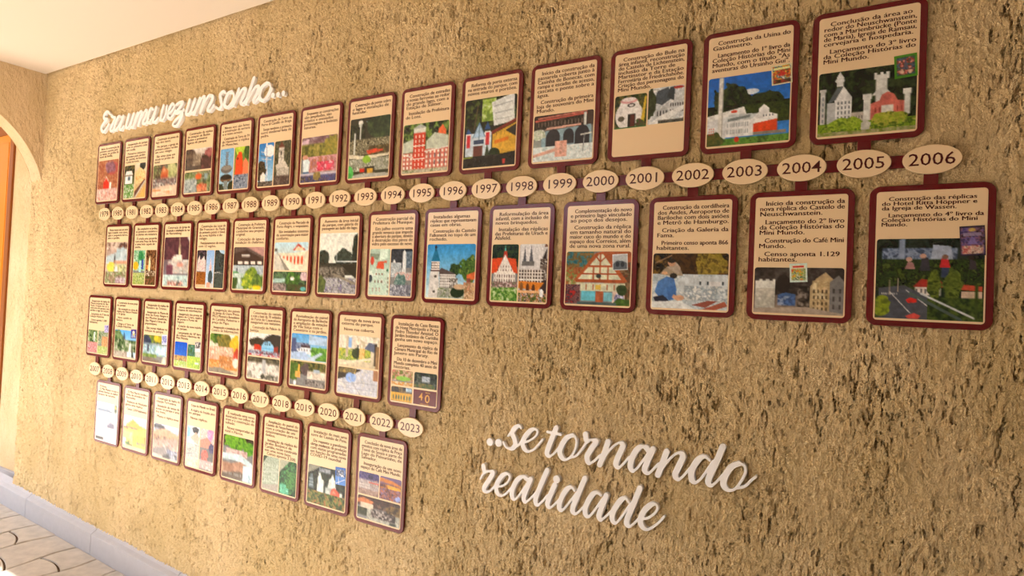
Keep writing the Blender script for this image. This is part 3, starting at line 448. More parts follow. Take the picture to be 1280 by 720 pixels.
 [(2, 60, 98, 98, 'g 3a302c 8a7a6c;n 2a2420,3a3230,4a4440 0 0 100 60 9;p d8d8d0 2 92 2 30 6 30 6 26 10 26 10 30 14 30 14 26 18 26 18 30 22 30 22 26 25 26 25 94;n c8c4b8,b0aca0,d8d4cc 2 46 25 94 12;p b8a078 64 98 64 40 70 24 80 10 88 24 90 98;n c8b088,a89068,d8c8a0 66 28 88 96 8;w 4a3a28 66 44 88 94 5 4 .4;p 7a7878 85 98 85 30 94 16 100 30 100 98;w 3a3634 86 40 99 90 2 3 .3;p 3a5a8a 28 82 28 60 36 54 48 58 48 82;n 4a6aa0,2c4470,8a9ab8 28 62 48 82 8;n 1c1816,4a4038,8a8078 50 40 64 92 6;e 241e1c 34 36 8 20;p a89888 0 90 60 84 100 96 100 100 0 100')]
 , (41, 56.5, 60, 72, 'r c8dcd4 0 0 100 100;r e8e4c8 10 10 90 90;n c84a3a,e8c03a,5a8a3a,e8d8b8,3a5a3a 12 28 88 88 16;r d8483a 20 14 80 24')),
2006: ('a model street with red cars and giant visitors', '>Construção das réplicas/do Hotel Ritta Höppner e/da Igreja de Wassen.//>Lançamento do 4º livro da/Coleção Histórias do Mini/Mundo.',
 [(2, 37, 98, 98, 'g 101c20 1c2a18;n 0c1410,18241a,24302a 0 0 100 34 6;n 5a6a88,8a9ab8,3a4860 6 12 76 28 5;p 8a9ab8 22 26 22 2 28 0 28 26;p a0acc4 52 26 54 8 70 10 72 26;n 1c2c14,34481c,0f180c,4a5c24 0 26 100 66 5;e c8a090 32 26 3 3;p a87a78 28 38 31 29 36 30 38 38;p 34343c 42 40 44 22 50 24 52 40;e b89080 45 22 3 3;p c02c30 60 36 62 24 68 26 70 36;e 7a5a4a 65 23 3 3;p 34405a 62 36 69 36 68 48 62 48;e 2c2420 88 24 3 3;p 38343a 86 38 87 26 92 28 93 38;p 9a2c24 36 60 44 50 62 52 66 60;r d8d0c8 38 60 62 70;w 4a4a50 38 60 62 70 6 1 .4;p b84a34 78 62 82 56 98 58 98 64;r c8b098 80 64 98 76;b 4a5a1c,6a7a28,2c3c14 56 58 6 18 5;b 4a5a20,64742a,2c3c14 72 58 8 18 5;p 4a4e58 4 62 28 58 90 96 90 100 4 100;p 3a4a24 0 74 8 80 4 100 0 100;b 8a9a24,5a6a1c 6 84 10 12 5;l d8d8d8 14 66 34 92 .8;l d8d8d8 30 64 64 96 .8;w d8d8d8 6 67 22 71 8 1 .4;p d8342c 30 76 34 73 40 75 40 79 32 80;p c84a44 30 96 38 92 44 95 42 99 32 99;n 1c2c14,34481c,4a5c24 50 72 100 100 5;l c8ccd0 44 68 92 96 2;l 4a5a54 34 68 80 98 3;r 34441c 92 56 95 98;l a89a84 14 52 14 70 1;l a89a84 22 50 22 66 1')]
 , (77, 28, 98, 50, 'r 2a2434 0 0 100 100;n 3a3050,6a5a9a,8a5a6a,24202c 6 6 94 94 18;e c8a85a 50 14 14 6;r 8a7a9a 16 24 84 34;p 7a6aa8 30 60 50 34 70 60;n a84a4a,d8c0b0,5a3a3a 10 66 90 92 18')),
2007: ('a red garden street and small book', '>Inauguração da réplica do/Museu Imperial de São/Paulo, Estação da Luz e/nova área do parque com/jardins e lago de carpas.//>Lançamento do 5º livro da/Coleção Histórias.//>Censo aponta 1.500/habitantes.',
 [(3, 58, 49, 98, 'n 2a3a20,4a6a30,8a9a60,b8c8a0 0 0 100 54 10;n c87878,e0a8a0,a85058,e8d0c8 0 54 100 100 10;r d8e0e8 60 10 72 50'),
  (52, 58, 97, 98, 'n 3a4a2c,8a9a78,c8c8b8,5a7a3c 0 0 100 60 10;n c88a58,e0b080,a86840 40 24 96 70 9;n c8d088,8aa04a,e8e0c0 0 66 100 100 9')]
 , (80, 47, 100, 60, 'r c0b8e0 0 0 100 100;n 8a80c0,d8d0f0,5a5090 10 10 90 90 22')),
2009: ('a steepled church beneath a clear blue sky', '>Construção da nova praça/do parque.//>São instaladas as obras da/réplica do Palácio Piratini/e da Igreja.//>Novo castelo de/Baviera.//>Chega o 6º livro da/Coleção Histórias.',
 [(3, 52, 97, 98, 'g 5aa8e8 d0e4f0;b 2a4a20,4a6a34,8aa070 14 30 24 26 7;p 2a2c44 40 36 44 4 50 36;p e8e4e0 36 50 46 32 58 50;n 24341c,3a5a28,8a9a70,c8c8b8 0 36 100 76 7;p e8e4dc 64 96 70 46 78 46 80 96;p 2c3420 80 50 92 96 80 96;n a8a094,c8c0b0,7a6a60 0 76 62 96 9;r b8a898 0 94 100 100')]
 , (75, 49, 97, 64, 'r 4a3a8a 0 0 100 100;e e8e0c0 50 36 22 18;n d8c84a,8a9ad0,5a4a9a 10 50 90 92 24')),
2011: ('a garden of pale houses around a curved road', '>Inauguração da réplica do/Mosteiro de Treviso.//>Inauguração do Museu de/Arte de Porto Alegre e/das Missões Jesuíticas,/São Miguel e área de/piqueniques.//>São novas réplicas na/coleção do parque.',
 [(3, 55, 97, 98, 'n 3a5a2c,7a8a34,a8a83c,2a3a44 0 0 100 30 8;b e0c830,b8a828 60 14 16 14 7;b 2a3048,4a5068 16 24 20 18 8;n 8ab0c8,d8e4e8,5a8aa0,a8c088 0 34 100 76 6;n b8d8f0,e8f0f4,8ac0e0 56 40 96 70 7;r 4a4a5a 20 38 26 62;p 7a6a5c 0 86 30 80 80 92 60 100 0 100;n 5a7a34,8aa050 0 70 60 80 7;p e8e0c8 84 80 96 70 96 100 80 100')]
 , (78, 52, 98, 68, 'r d8dcf0 0 0 100 100;n a8a8d8,6a70b0,e8e8f8 12 12 88 88 22')),
2013: ('a vivid blue sky picture beside a green garden', '>Novos caminhos do parque/e banca de informações.//>Inauguração dos pontos de/réplica do Cristo, réplica/da ponte e Porto de/Seguro.//>Criação da nova lojinha/do parque.//>Lançamento do 10º livro/da coleção Histórias do/Mini Mundo.',
 [(3, 60, 49, 98, 'g 0a50c8 2a78d8;l 1a60d8 30 0 36 50 4;n d89848,e8c870,3a5a8a,c86a2c,5a8a3a 0 56 100 80 9;n c8d860,8ab050,e8e4c0 0 76 100 100 9'),
  (51, 62, 97, 98, 'n 2a4a24,4a7a3a,3a6a8a,6a9a54 0 0 60 54 9;n e0d8c8,a8b0a0,c8d0c0 60 20 100 60 9;n c8d860,8ac050,e8e450,5a9a4a 0 50 100 100 9;r d8e0e8 60 74 90 80')]
 , (78, 57, 98, 73, 'r c8c4c0 0 0 100 100;n 3a3434,8a8484,e0dcd8 6 6 94 60 18;r e8e4e0 10 64 90 92')),
2015: ('an orange terraced model and a grassy hillside', '>Inauguração dos painéis/da Igreja de Ouro Preto,/MG e Mosteiro Beneditino/de Curitiba, Pinheiros e/praça do Papa.//>Inauguração e instalação do/Centro de Informações.',
 [(3, 41, 97, 98, 'g e8e0d0 d8b890;b 2a4a1c,4a6a24,6a8a30 22 10 30 16 7;b 5a5a24,8a7a30,6a6a34 52 22 28 20 7;b e0c030,d0a020 88 28 18 24 8;p b83a28 80 52 94 30 100 40 100 84 86 84;n d8a888,e8ccb8,c08060,f0dcc8 0 34 84 66 9;w a85a34 40 44 76 90 8 1 .3;n e09848,d87830,f0c080,c86828 0 66 100 88 8;n c88850,a06030,e8c090 36 56 80 84 6;p 8a8070 0 88 40 84 96 96 96 100 0 100;e e0d8cc 92 70 10 12')]),
2017: ('a blue-gabled house above white stone blocks', '>Construção do castelo/e com a base de 70 soldados/do Forte de Copacabana,/inaugurado aos visitantes.//>Construção do Palácio da/Justiça.',
 [(3, 34, 97, 66, 'g e8e4dc d8d0c8;b 2a241c,3a3428 28 40 24 20 7;p b8301c 18 72 20 50 42 50 42 74;p 2a2624 34 50 56 14 74 0 100 6 100 84 66 84;p 8ac4e8 42 56 50 36 68 34 80 54 80 74 42 74;w 3a5a74 50 40 70 52 3 1 .6;r 6ab0dc 42 62 80 68;p 8a2c24 80 56 92 50 92 80 80 80;n 2a2c44,c8ccd8,5a5a74,8a3034 0 74 100 94 6;n b03038,d8d4d8,a8a0a8 0 90 100 100 7'),
  (3, 68, 97, 98, 'n 2a2820,4a4434,6a6450 0 0 100 34 8;n d8d0c4,e8e0d8,b8b0a4,8a8478 0 26 100 100 7;p c8c8c4 46 60 48 12 58 12 60 64;r a8a8a8 50 12 58 70;e 3a3c34 50 84 6 12;n 4a4a40,c0b8ac 56 74 96 98 6')]),
2019: ('an airport under blue sky and a stone court', '>Revitalização do painel/do Aeroporto de Bariloche/e ampliação da estação/da Vila Suíça com o/Cemitério e os jardins.',
 [(3, 29, 97, 64, 'g 4a9ad8 b8d8ec;n 5a6a8a,8a9ab8,34406a 0 34 50 70 7;r 44507a 2 20 14 80;p a8c4e0 50 4 100 12 100 40 50 40;p e0e4e8 16 60 40 48 62 56 60 76 24 72;w 3a3440 20 56 50 66 4 1 .5;n 3a2c34,5a4a54 28 42 54 52 6;p a8c0e0 0 72 40 66 60 96 0 96;p 4a7a2a 54 60 80 46 100 50 100 96 70 96;n 3a6a24,5a9a34,7ab044 58 48 100 92 7;p b8ccdc 46 92 84 64 90 68 60 100'),
  (3, 66, 97, 98, 'n 2a3018,4a5424,7a7a3a,5a4a28 0 0 100 50 7;b 3a5a1c,5a7a28 10 44 18 40 6;p d8a840 22 60 24 14 28 14 28 62;n e0a048,d8c080 16 44 30 66 7;b 4a3c44,5a4c4c 44 30 12 24 6;n d8ccb8,e8dccc,b0a494 50 36 100 66 8;e 8a8480 70 84 26 16;n 6a6460,a8a09c,4a4644 46 72 100 98 6;e f0f0f0 16 90 4 12;r a8b8c8 66 28 84 40')]),
2021: ('a pale sunny street and grey paved walk', '>Entrega da nova área/externa do parque.//>Nova rua coberta.',
 [(3, 25, 97, 64, 'g e8e0d0 d0c0a0;n e0d4c0,f0e8d8,c8b898 0 0 100 40 14;r 8ab0e0 24 8 32 40;n d8c850,a8b848,6a8a3a,e8dca0 0 44 80 80 8;b 2a3a20,3a4a2c 44 56 10 16 6;r 2c3430 46 30 49 84;r c8b8a0 18 4 24 70;n d8b060,e8c888,c89848 52 40 66 76 8;p 5a6480 64 40 74 20 92 22 90 50;r 3a3028 88 22 94 90;n 8a6a48,a88058 92 30 100 100 8;p e8dcc0 0 90 80 66 84 72 0 100'),
  (3, 66, 97, 98, 'n c8c8d4,d8d8dc,b8bccc,e0dcd8 0 0 100 100 10;p 3a3430 0 0 34 0 60 6 30 34 0 50;n b89a58,5a5444,8a7a4c 0 2 46 22 8;b 8ab0f0,a8c4f0 34 38 14 16 8;r a87858 88 0 100 40;l a0a0ac 0 60 100 52 1;l a0a0ac 0 80 100 76 1;l a0a0ac 30 40 60 100 1')]),
2023: ('four small pictures, one a gold emblem on burgundy', '>Instalação da Casa Bento/de Hong Metrópolis e Praça/Pedro Theodor Amstad. O/Jardim botânico de Curitiba/ganha um novo espaço.//>Lançamento da réplica da/Câmara Municipal do Rio de/Janeiro em Paraty.//>Dia 10 de dezembro o Mini/Mundo completa 40 anos de/histórias.',
 [(3, 61, 48, 79, 'n 5a6a34,8a9a50,c85a5a,e0c8a8,a8a080 0 0 100 70 9;e 8ac048 54 54 34 14;n e0c020,c87a30,d8d0b0 0 74 100 100 10'),
  (51, 61, 98, 79, 'n 0c100e,1c281c,34442c,5a5a54 0 0 100 100 9;n 8a94a0,c0c8d0,4a5a64 36 24 70 60 8;b 3a5a24,7a6a2c 50 84 44 16 8'),
  (3, 81, 48, 98, 'n 24303c,4a3a2c,8a7448 0 0 100 46 9;r e0a838 0 40 100 96;w 3a5a4a 8 46 94 92 7 1 .5;n 8ab0d0,c8d8e0 70 4 96 30 9')]),
2008: ('a white news page with a dark headline', '>Prêmio:/>O Mini Mundo recebe o/prêmio Hermes de melhor/atrativo de turismo.',
 [(0, 33, 100, 100, 'r fafafc 0 0 100 100;r 8a9ab0 8 17 64 20;r 6a7a90 8 21 78 24.5;r c8d0d8 8 31 50 33;w b8bcc4 8 36 48 74 1 9 1;r c8c8d4 52 36 88 64;p 6a6a84 54 56 70 48 86 52 86 62 54 62;r d8c8c0 54 38 86 46;w 9aa0a8 54 68 88 74 1 2 1;r 2a2a34 4 88 40 95;w 8a8c94 72 80 94 95 2 4 .7;r 3a4a34 82 3 94 22;r e0c040 85 6 91 13')]),
2010: ('a golden yellow hall of tall narrow windows', '>O Mini Mundo recebe a/visita de artesãos da/Alemanha.//>Prefeitura de Wiesbaden/ganha uma réplica.//>Censo: 2.050 habitantes.',
 [(3, 45, 97, 98, 'g b8dcf0 e8e0d0;p a8d0e8 50 0 100 0 100 30 60 24;p d8a840 12 30 40 10 70 24 100 30 100 40 12 42;n 6a5a4a,a8906a 0 34 60 46 8;p e8c858 0 42 60 40 100 34 100 90 60 92 20 84;w 8a6a28 46 46 98 84 7 1 .3;p f0d880 0 48 44 46 44 74 0 70;w 5a6a8a 60 72 98 86 6 1 .4;b 4a6a34,6a8a4a 28 84 16 8 7;r e0c8a0 0 90 100 100;n d8b870,f0e0a8 30 50 44 84 9')]),
2012: ('a long grey station roof with tiled terraces', '>Construção da réplica da/estação Ferroviária.//>Instalação da rampa de/acesso ao parque e área/dos trens.//>Museu e réplica nova.',
 [(3, 46, 97, 98, 'g c8d4ec d8ccc0;b 3a3a44,4a4a5a 20 10 24 8 8;b c8d0f0,a8b0d8 84 12 18 10 8;p c8a080 0 24 50 12 100 24 100 34 0 42;n a87a5a,d8b898,6a4a40 0 34 100 52 7;p b0988c 0 52 96 34 100 56 0 76;n b89888,d0b8a8,a08078 0 56 96 78 12;p 8a8484 0 76 60 60 100 90 100 96 0 90;l d8d8dc 40 56 70 92 1.6;l d0d0d4 60 50 96 74 1.6;n 4a4c58,7a80a0,c8ccd8,2c3038 58 70 100 96 7;p 4a4a4c 40 90 66 84 70 98 44 98')]),
2014: ('pink and white pictures of a courtyard with roses', '>Copa do Mundo no Brasil.//>A réplica do Estádio abre/no parque.//>Novas réplicas.',
 [(3, 37, 48, 97, 'g d0dce4 c8d0c0;b 2a2c34,4a4c50 66 10 24 8 8;p 8ac0e8 4 4 30 6 24 28 4 30;p d8b0a0 30 30 70 14 96 26 90 44;n b8b0ac,d8d4d0,9a9a94 0 44 100 76 8;l 6a8090 6 60 40 54 2;l 6a8090 6 70 60 66 2;n c8b8a0,d8d0b8,e0e0d0 0 78 100 97 9'),
  (51, 37, 97, 97, 'n e8ccc8,d8a8a0,f0e0dc 0 0 100 40 12;b c880b0,e0a8c8 70 12 22 16 8;p d89080 0 30 50 20 90 34 60 46 0 46;b 4a4a6a,6a6a8a 84 44 18 12 7;b d86a64,e89088,c85048 36 66 24 16 7;n e8e4e0,b8b4b0,d8a8a0,a8b0b8 0 76 100 97 8')]),
2016: ('a curved station roof before a green thicket', '>É realizada uma nova/iluminação nos trilhos do/trem e a construção do/telhado.//>Novas temporadas de/natal e Páscoa.',
 [(3, 37, 97, 98, 'n 24180f,4a3a2c,2c2a1c 0 0 100 26 8;b 4a8a1c,7ab02c,2a5a14 40 14 34 20 6;b 3a7a1c,6aa028 86 24 22 14 6;n c8a8a0,e0c8c0,a88480 12 32 80 46 7;p c0d4d8 0 44 60 40 100 56 100 76 50 56 0 58;p a88068 0 72 60 56 96 66 60 84 0 90;n 9a7460,b89078 0 64 70 84 12;p 6a5c50 0 90 60 78 80 84 60 98 0 98;w c8d0d4 4 82 66 92 12 1 .2;n b8d0dc,d8e4e8,8aa8b8 70 62 100 98 9')]),
2018: ('a sloping stone wall and a leafy green bank', '>Ampliação do painel do/Castelo de Neuschwanstein/com a criação de um/estacionamento para os/ônibus.//>Instalação da réplica do/Jardim Botânico de/Curitiba, recém construída/em uma nova base./>Censo aponta 3.200.',
 [(3, 53, 49, 98, 'n 9aa490,b8c0ac,7a8874,c8ccbc 0 0 100 100 9;p 4a5444 0 0 30 0 0 26;l d0d4c8 0 50 100 40 2;l c8ccc0 0 78 100 70 2;p a8a094 0 88 100 76 100 100 0 100;w d8dcd0 10 20 90 80 7 5 .15'),
  (51, 53, 98, 98, 'n 0f2414,1c4024,2a6a34,4a9050 0 0 100 100 8;p a8a890 0 0 60 0 0 40;n 6ac8a0,3a8a6a,8ae0c0 10 70 60 98 8;n 2a5a2c,5aa04a,14301c 44 30 100 80 6')]),
2020: ('white castle spires in dark trees', '>Instalação de mais uma/torre do Castelo de Pena.//>De repente a pandemia/obriga mudanças de produção/com visitas programadas/em função de uma nova/COVID-19 mundial.',
 [(3, 49, 97, 98, 'n 0a120e,14201a,1e2c20,2c3a28 0 0 100 100 7;p 8a8878 0 0 36 0 16 16 0 24;p 5a6a70 4 60 8 26 14 24 18 62;w b8c8cc 4 34 16 58 3 3 .4;p e0e4dc 26 66 28 30 34 16 38 32 44 36 44 66;l e8ece4 31 22 31 12 2;p d8dcd4 52 60 58 28 66 24 74 30 76 60;p e0e4dc 60 30 66 14 72 30;n c8d0c8,a8b0ac 48 50 64 66 7;p d86048 60 72 64 52 72 46 84 56 92 66 92 76;p e88a70 64 62 70 54 78 62;r d0d4cc 86 56 92 70;n 1c2c14,34481c,5a6a2a,8a8a44,a85a34 0 66 100 100 5;n 9aa0a8,5a6268 30 4 60 16 8')]
 , (73, 44, 97, 66, 'r 3a6ab8 0 0 100 100;r 5a8ad0 0 50 100 100;n e8ecf4,24304a,8aa0c8 10 14 90 54 16;l e8ecf4 10 92 90 66 4;l e8ecf4 30 60 36 96 4')),
2022: ('two lit dusk street scenes over a village square', '>Conclusão da nova área de/eventos com réplica da Praça/Tomé de Souza e parte do/Lago do Pelourinho, de/Salvador.//>Inauguração de um novo/espaço do Café Mini Mundo.',
 [(3, 42, 49, 69, 'g 2a2c74 8a6a7a;n 34306a,6a5a8a,24244a 0 0 100 34 9;p c88a78 60 36 90 30 100 50 70 60;n c0b0a8,8a7874,d8ccc8,6a5a60 0 34 100 76 6;w e8e0dc 4 40 60 72 8 3 .4;r d05a4c 50 40 96 46;n 8a7068,b09488 0 76 100 100 8'),
  (51, 42, 97, 69, 'g 6a5a8a a85a2c;p c87a3a 0 8 60 14 100 28 100 34 0 24;n a8602c,d89038,6a3a28,4a3a5a 0 34 100 80 6;p e8a838 36 34 96 40 96 54 40 50;n 3a2c44,c86a2c,8a7ab0,5a3424 0 50 100 100 6;b 8a9ad8,a8b0e0 86 84 12 12 7'),
  (3, 71, 97, 98, 'n 3a2420,5a3a34,2a2420,7a5a4c 0 0 100 46 7;p c8784a 0 20 14 8 40 20 34 30 0 34;r d8c8b0 8 30 38 54;n 2c3424,4a4a34 0 52 34 84 8;n a8a89c,c0bcb0,8a8c80,b8b4a8 24 52 100 100 9;b 5a4a2c,8a6a3a,3a2c20 88 36 18 22 6;n 2a2828,5a4a48,c8c0b8 34 50 90 84 4;e 34403a 84 92 8 6')]),
}
# ------------------------------------------------------------------ the timeline on the wall
D_BOT = 1.0014
R1, R2 = .98, -5.118
def card_frame(year):
    """centre x, z of the board, its width and height, and +1 when it stands above its rail"""
    if year <= 2006:
        w_, h_ = 1.7768, 2.4375; x = year-1979; up = year % 2 == 1
        z = 1.3975+h_/2 if up else .566-h_/2; rail = R1
    else:
        w_, h_ = 1.7782, 2.4078; x = -.0261+(year-2007)*D_BOT; up = year % 2 == 1
        z = -4.6432+h_/2 if up else -5.5193-h_/2; rail = R2
    return x, z, w_, h_, 1 if up else -1, rail
TH = .045                                  # board thickness
def uni(base, dic):
    for k, v in dic.items(): base.setdefault(k, v)
BOARD = {}
def board_mesh(w_, h_):
    k = (w_, h_)
    if k not in BOARD:
        BOARD[k] = (plate('backing_board', rrect(w_, h_, .17, 7), 0, TH, M['board'], .008),
                    plate('sheet', rrect(w_-.215, h_-.2, .055, 4), -.006, .001, M['sheet'], .002))
    return BOARD[k]
def make_card(year):
    desc, words, pics, *insets = CARDS[year]; pics = pics+insets
    x, z, w_, h_, up, rail = card_frame(year)
    t = empty('timeline_card', (x*S, 0, z*S))
    grp = 'timeline cards on the upper rail' if year <= 2006 else 'timeline cards on the lower rail'
    how = 'standing above' if up > 0 else 'hanging below'
    tag(t, f'card {how} the {year} disc, with {desc}', 'card', grp)
    bm_, sm_ = board_mesh(w_, h_)
    link('backing_board', bm_, t); link('sheet', sm_, t)
    za = -up*(h_/2-.02); zb = rail-z
    st = plate('stem', [(-.105, min(za, zb)), (.105, min(za, zb)), (.105, max(za, zb)), (-.105, max(za, zb))], .006, TH, M['board'])
    link('stem', st, t)
    sw, sh = w_-.215, h_-.2
    px = 157*F_PX/763*(1-.0)               # how big the card shows, to choose the fineness of its pictures
    dist = math.hypot(x-CAM[0], CAM[1]); cosv = -CAM[1]/dist
    px = F_PX*w_*cosv/dist
    # words
    size = .124; pitch = .1035; zt = sh/2-.165; items = []
    room = sh*(1-min(p[1]+0*1 for p in pics[:1])/100)
    lines = []
    for para in words.split('//'):
        lines.append([l for l in para.split('/')])
    nl = sum(len(l) for l in lines); top_space = sh*min(p[1+0] if isinstance(p[0], str) else p[1] for p in pics)/100-.10
    need = nl*pitch+(len(lines)-1)*.055
    if need > top_space: f = top_space/need
    else: f = 1.0
    zc = zt
    for i, para in enumerate(lines):
        for l in para:
            ind = .10 if l.startswith('>') else 0
            s = l.lstrip('>'); st_ = (1.27, sw-.13-ind)
            items.append((s, -sw/2+.075+ind, zc, size*min(1, f*1.04), 'LEFT', st_)); zc -= pitch*f
        zc -= .055*f
    link('printed_text', text_mesh(items+[(a, b+.0065, c, d, e, f_) for a, b, c, d, e, f_ in items], 'printed_text', M['ink'], -.0085), t)   # struck twice for a medium weight
    for i, (x0, y0, x1, y1, spec) in enumerate(pics):
        if x0 <= 3: x0 = max(x0-1, 1.5)
        if x1 >= 96 and x1 < 100: x1 = 98.5
        if y1 >= 96 and y1 < 100: y1 = 98.3
        inset = len(pics) > 1 and (x1-x0) < 27
        pw, ph = (x1-x0)/100*sw, (y1-y0)/100*sh
        cx, cz = (-.5+(x0+x1)/200)*sw, (.5-(y0+y1)/200)*sh
        n = min(150, max(26, px*pw/w_*1.15))
        yy = -.0085-(.006 if inset else .0012*(i % 3))
        o = link('inset_picture' if inset else 'photograph', picture_mesh('photograph', spec, pw, ph, n, year*7+i, 0, 0 if inset else .05), t, (cx*S, yy*S, cz*S))
        if inset: o.rotation_euler = (0, math.radians(-3), 0)
    if year == 2023:
        pw, ph = .475*sw, .17*sh
        e = link('emblem', plate('emblem', rrect(pw, ph, .01, 2), -.0085, -.006, M['board']), t, (.247*sw*S, 0, -.397*sh*S)); e['label'] = 'burgundy tile with a gold number forty'
        link('emblem_number', text_mesh([('4', -.12, -.07, .27, 'CENTER', 1.0), ('0', .09, -.12, .30, 'CENTER', 1.15), ('anos', .10, .115, .075, 'CENTER', 1.1), ('mini mundo', 0, -.175, .05, 'CENTER', 1.2)], 'emblem_number', M['gold'], -.0105, .01), e)
    return t
M['gold'] = mat('gold_print', 'D89A40', .3, .5)
for year in range(1979, 2024): make_card(year)

# the year discs and the rails behind them
DISC = plate('disc', ellipse(.42, .247), -.06, -.012, M['disc'], .006)
first_disc = None
for year in range(1979, 2024):
    x = year-1979 if year <= 2006 else -.0261+(year-2007)*D_BOT
    z = R1 if year <= 2006 else R2
    d = empty('year_disc', (x*S, 0, z*S))
    where = 'upper' if year <= 2006 else 'lower'
    tag(d, f'oval cream disc printed {year} on the {where} burgundy rail', 'year disc', f'year discs on the {where} rail')
    link('disc', DISC, d)
    link('numeral', text_mesh([(str(year), 0, -.10, .30, 'CENTER', 1.13)], 'numeral', M['ink'], -.0625, .004), d)
for nm, x0, x1, z, lab in (('timeline_rail', 0, 27, R1, 'long burgundy rail joining the year discs 1979 to 2006'),
                           ('timeline_rail', 0, 16, R2, 'shorter burgundy rail joining the year discs 2007 to 2023')):
    r_ = link(nm, plate(nm, [(x0, z-.11), (x1, z-.11), (x1, z+.11), (x0, z+.11)], .004, TH, M['board']))
    tag(r_, lab, 'rail')

# ------------------------------------------------------------------ cut-out lettering: brush strokes drawn with a pen that is broad on the way down
def spline(pts, step=.012):
    P = np.array(pts); n = len(P)
    if n < 3: Q = [P[0], P[-1]]
    P = np.vstack([2*P[0]-P[1], P, 2*P[-1]-P[-2]]); out = []
    for i in range(1, len(P)-2):
        a, b, c, d = P[i-1:i+3]; m = max(2, int(np.linalg.norm(c-b)/step))
        for k in range(m):
            t = k/m; out.append(.5*((2*b)+(c-a)*t+(2*a-5*b+4*c-d)*t*t+(3*b-a-3*c+d)*t**3))
    out.append(P[-2]); return np.array(out)
def contours(Fd, x0, z0, h):
    """marching squares at zero, chained into closed loops"""
    ny, nx = Fd.shape; ins = Fd < 0; nxt = {}
    cell = ins[:-1, :-1]*1+ins[:-1, 1:]*2+ins[1:, 1:]*4+ins[1:, :-1]*8
    def ep(e):
        (j, i, ax) = e; a = Fd[j, i]; b = Fd[j, i+1] if ax == 0 else Fd[j+1, i]; t = a/(a-b)
        return (x0+(i+(t if ax == 0 else 0))*h, z0+(j+(t if ax == 1 else 0))*h)
    T = {1: [(3, 0)], 2: [(0, 1)], 3: [(3, 1)], 4: [(1, 2)], 5: [(3, 0), (1, 2)], 6: [(0, 2)], 7: [(3, 2)], 8: [(2, 3)], 9: [(2, 0)], 10: [(0, 1), (2, 3)], 11: [(2, 1)], 12: [(1, 3)], 13: [(1, 0)], 14: [(0, 3)]}
    for j, i in zip(*np.nonzero((cell > 0) & (cell < 15))):
        E_ = [(j, i, 0), (j, i+1, 1), (j+1, i, 0), (j, i, 1)]
        for a, b in T[int(cell[j, i])]: nxt[E_[a]] = E_[b]
    loops = []
    while nxt:
        s, e = nxt.popitem(); lp = [s]
        while e != s and e in nxt: lp.append(e); e = nxt.pop(e)
        if len(lp) > 6: loops.append([ep(q) for q in lp])
    return loops
def word_mesh(name, strokes, thick, thin, depth, h=.012):
    pts = []
    for sname, P in strokes:
        if sname == 'dot': pts.append((P[0][0], P[0][1], P[1])); continue
        Q = spline(P); d = np.gradient(Q, axis=0); d /= np.linalg.norm(d, axis=1)[:, None]+1e-9
        down = np.clip((-d[:, 1]+.25)/1.15, 0, 1); down = down*down*(3-2*down)
        r = thin+(thick-thin)*down
        ker = np.ones(9)/9; r = np.convolve(np.pad(r, 4, mode='edge'), ker, 'valid')
        pts += [(a, b, c) for (a, b), c in zip(Q, r)]
    A = np.array(pts); mgn = .15
    x0, x1, z0, z1 = A[:, 0].min()-mgn, A[:, 0].max()+mgn, A[:, 1].min()-mgn, A[:, 1].max()+mgn
    nx, nz = int((x1-x0)/h)+1, int((z1-z0)/h)+1; Fd = np.full((nz, nx), .2)
    gx = x0+np.arange(nx)*h; gz = z0+np.arange(nz)*h
    for a, b, r in A:
        i0, i1 = int((a-.13-x0)/h), int((a+.13-x0)/h)+2; j0, j1 = int((b-.13-z0)/h), int((b+.13-z0)/h)+2
        dd = np.hypot(gx[None, i0:i1]-a, gz[j0:j1, None]-b)-r
        np.minimum(Fd[j0:j1, i0:i1], dd, out=Fd[j0:j1, i0:i1])
    loops = contours(Fd, x0, z0, h)
    cu = bpy.data.curves.new('t', 'CURVE'); cu.dimensions = '2D'; cu.fill_mode = 'BOTH'; cu.extrude = depth*S/2-.0008; cu.bevel_depth = .0008; cu.bevel_resolution = 1; cu.offset = -.0008
    for lp in loops:
        L_ = np.array(lp)
        for _ in range(2): L_ = .5*L_+.25*(np.roll(L_, 1, 0)+np.roll(L_, -1, 0))
        L_ = L_[::2]
        sp = cu.splines.new('POLY'); sp.points.add(len(L_)-1); sp.use_cyclic_u = True
        for k, (a, b) in enumerate(L_): sp.points[k].co = (a*S, b*S, 0, 1)
    ob = bpy.data.objects.new('t', cu); COL.objects.link(ob); dg = bpy.context.evaluated_depsgraph_get()
    me = bpy.data.meshes.new_from_object(ob.evaluated_get(dg)); bpy.data.objects.remove(ob); bpy.data.curves.remove(cu)
    me.name = name; me.transform(Matrix.Rotation(math.radians(90), 4, 'X')); me.materials.clear(); me.materials.append(M['white'])
    return me
YL = -.02                                   # front of the letters
def crop(ox, oy, sc):                       # a stroke noted in an enlarged view of the photograph, set on the wall
    def f(s):
        P = []
        for q in s.split():
            a, b = q.split(','); v = at(ox+float(a)/sc, oy+float(b)/sc, YL); P.append((v[0], v[2]))
        return P
    return f
A1 = crop(120, 90, 9.233); A2 = crop(220, 80, 8.473); B1 = crop(595, 525, 7.111); B2 = crop(760, 530, 6.4); C1 = crop(595, 570, 9.0); C2 = crop(700, 590, 8.473)
def st(f, *ss): return [('s', f(s)) for s in ss]
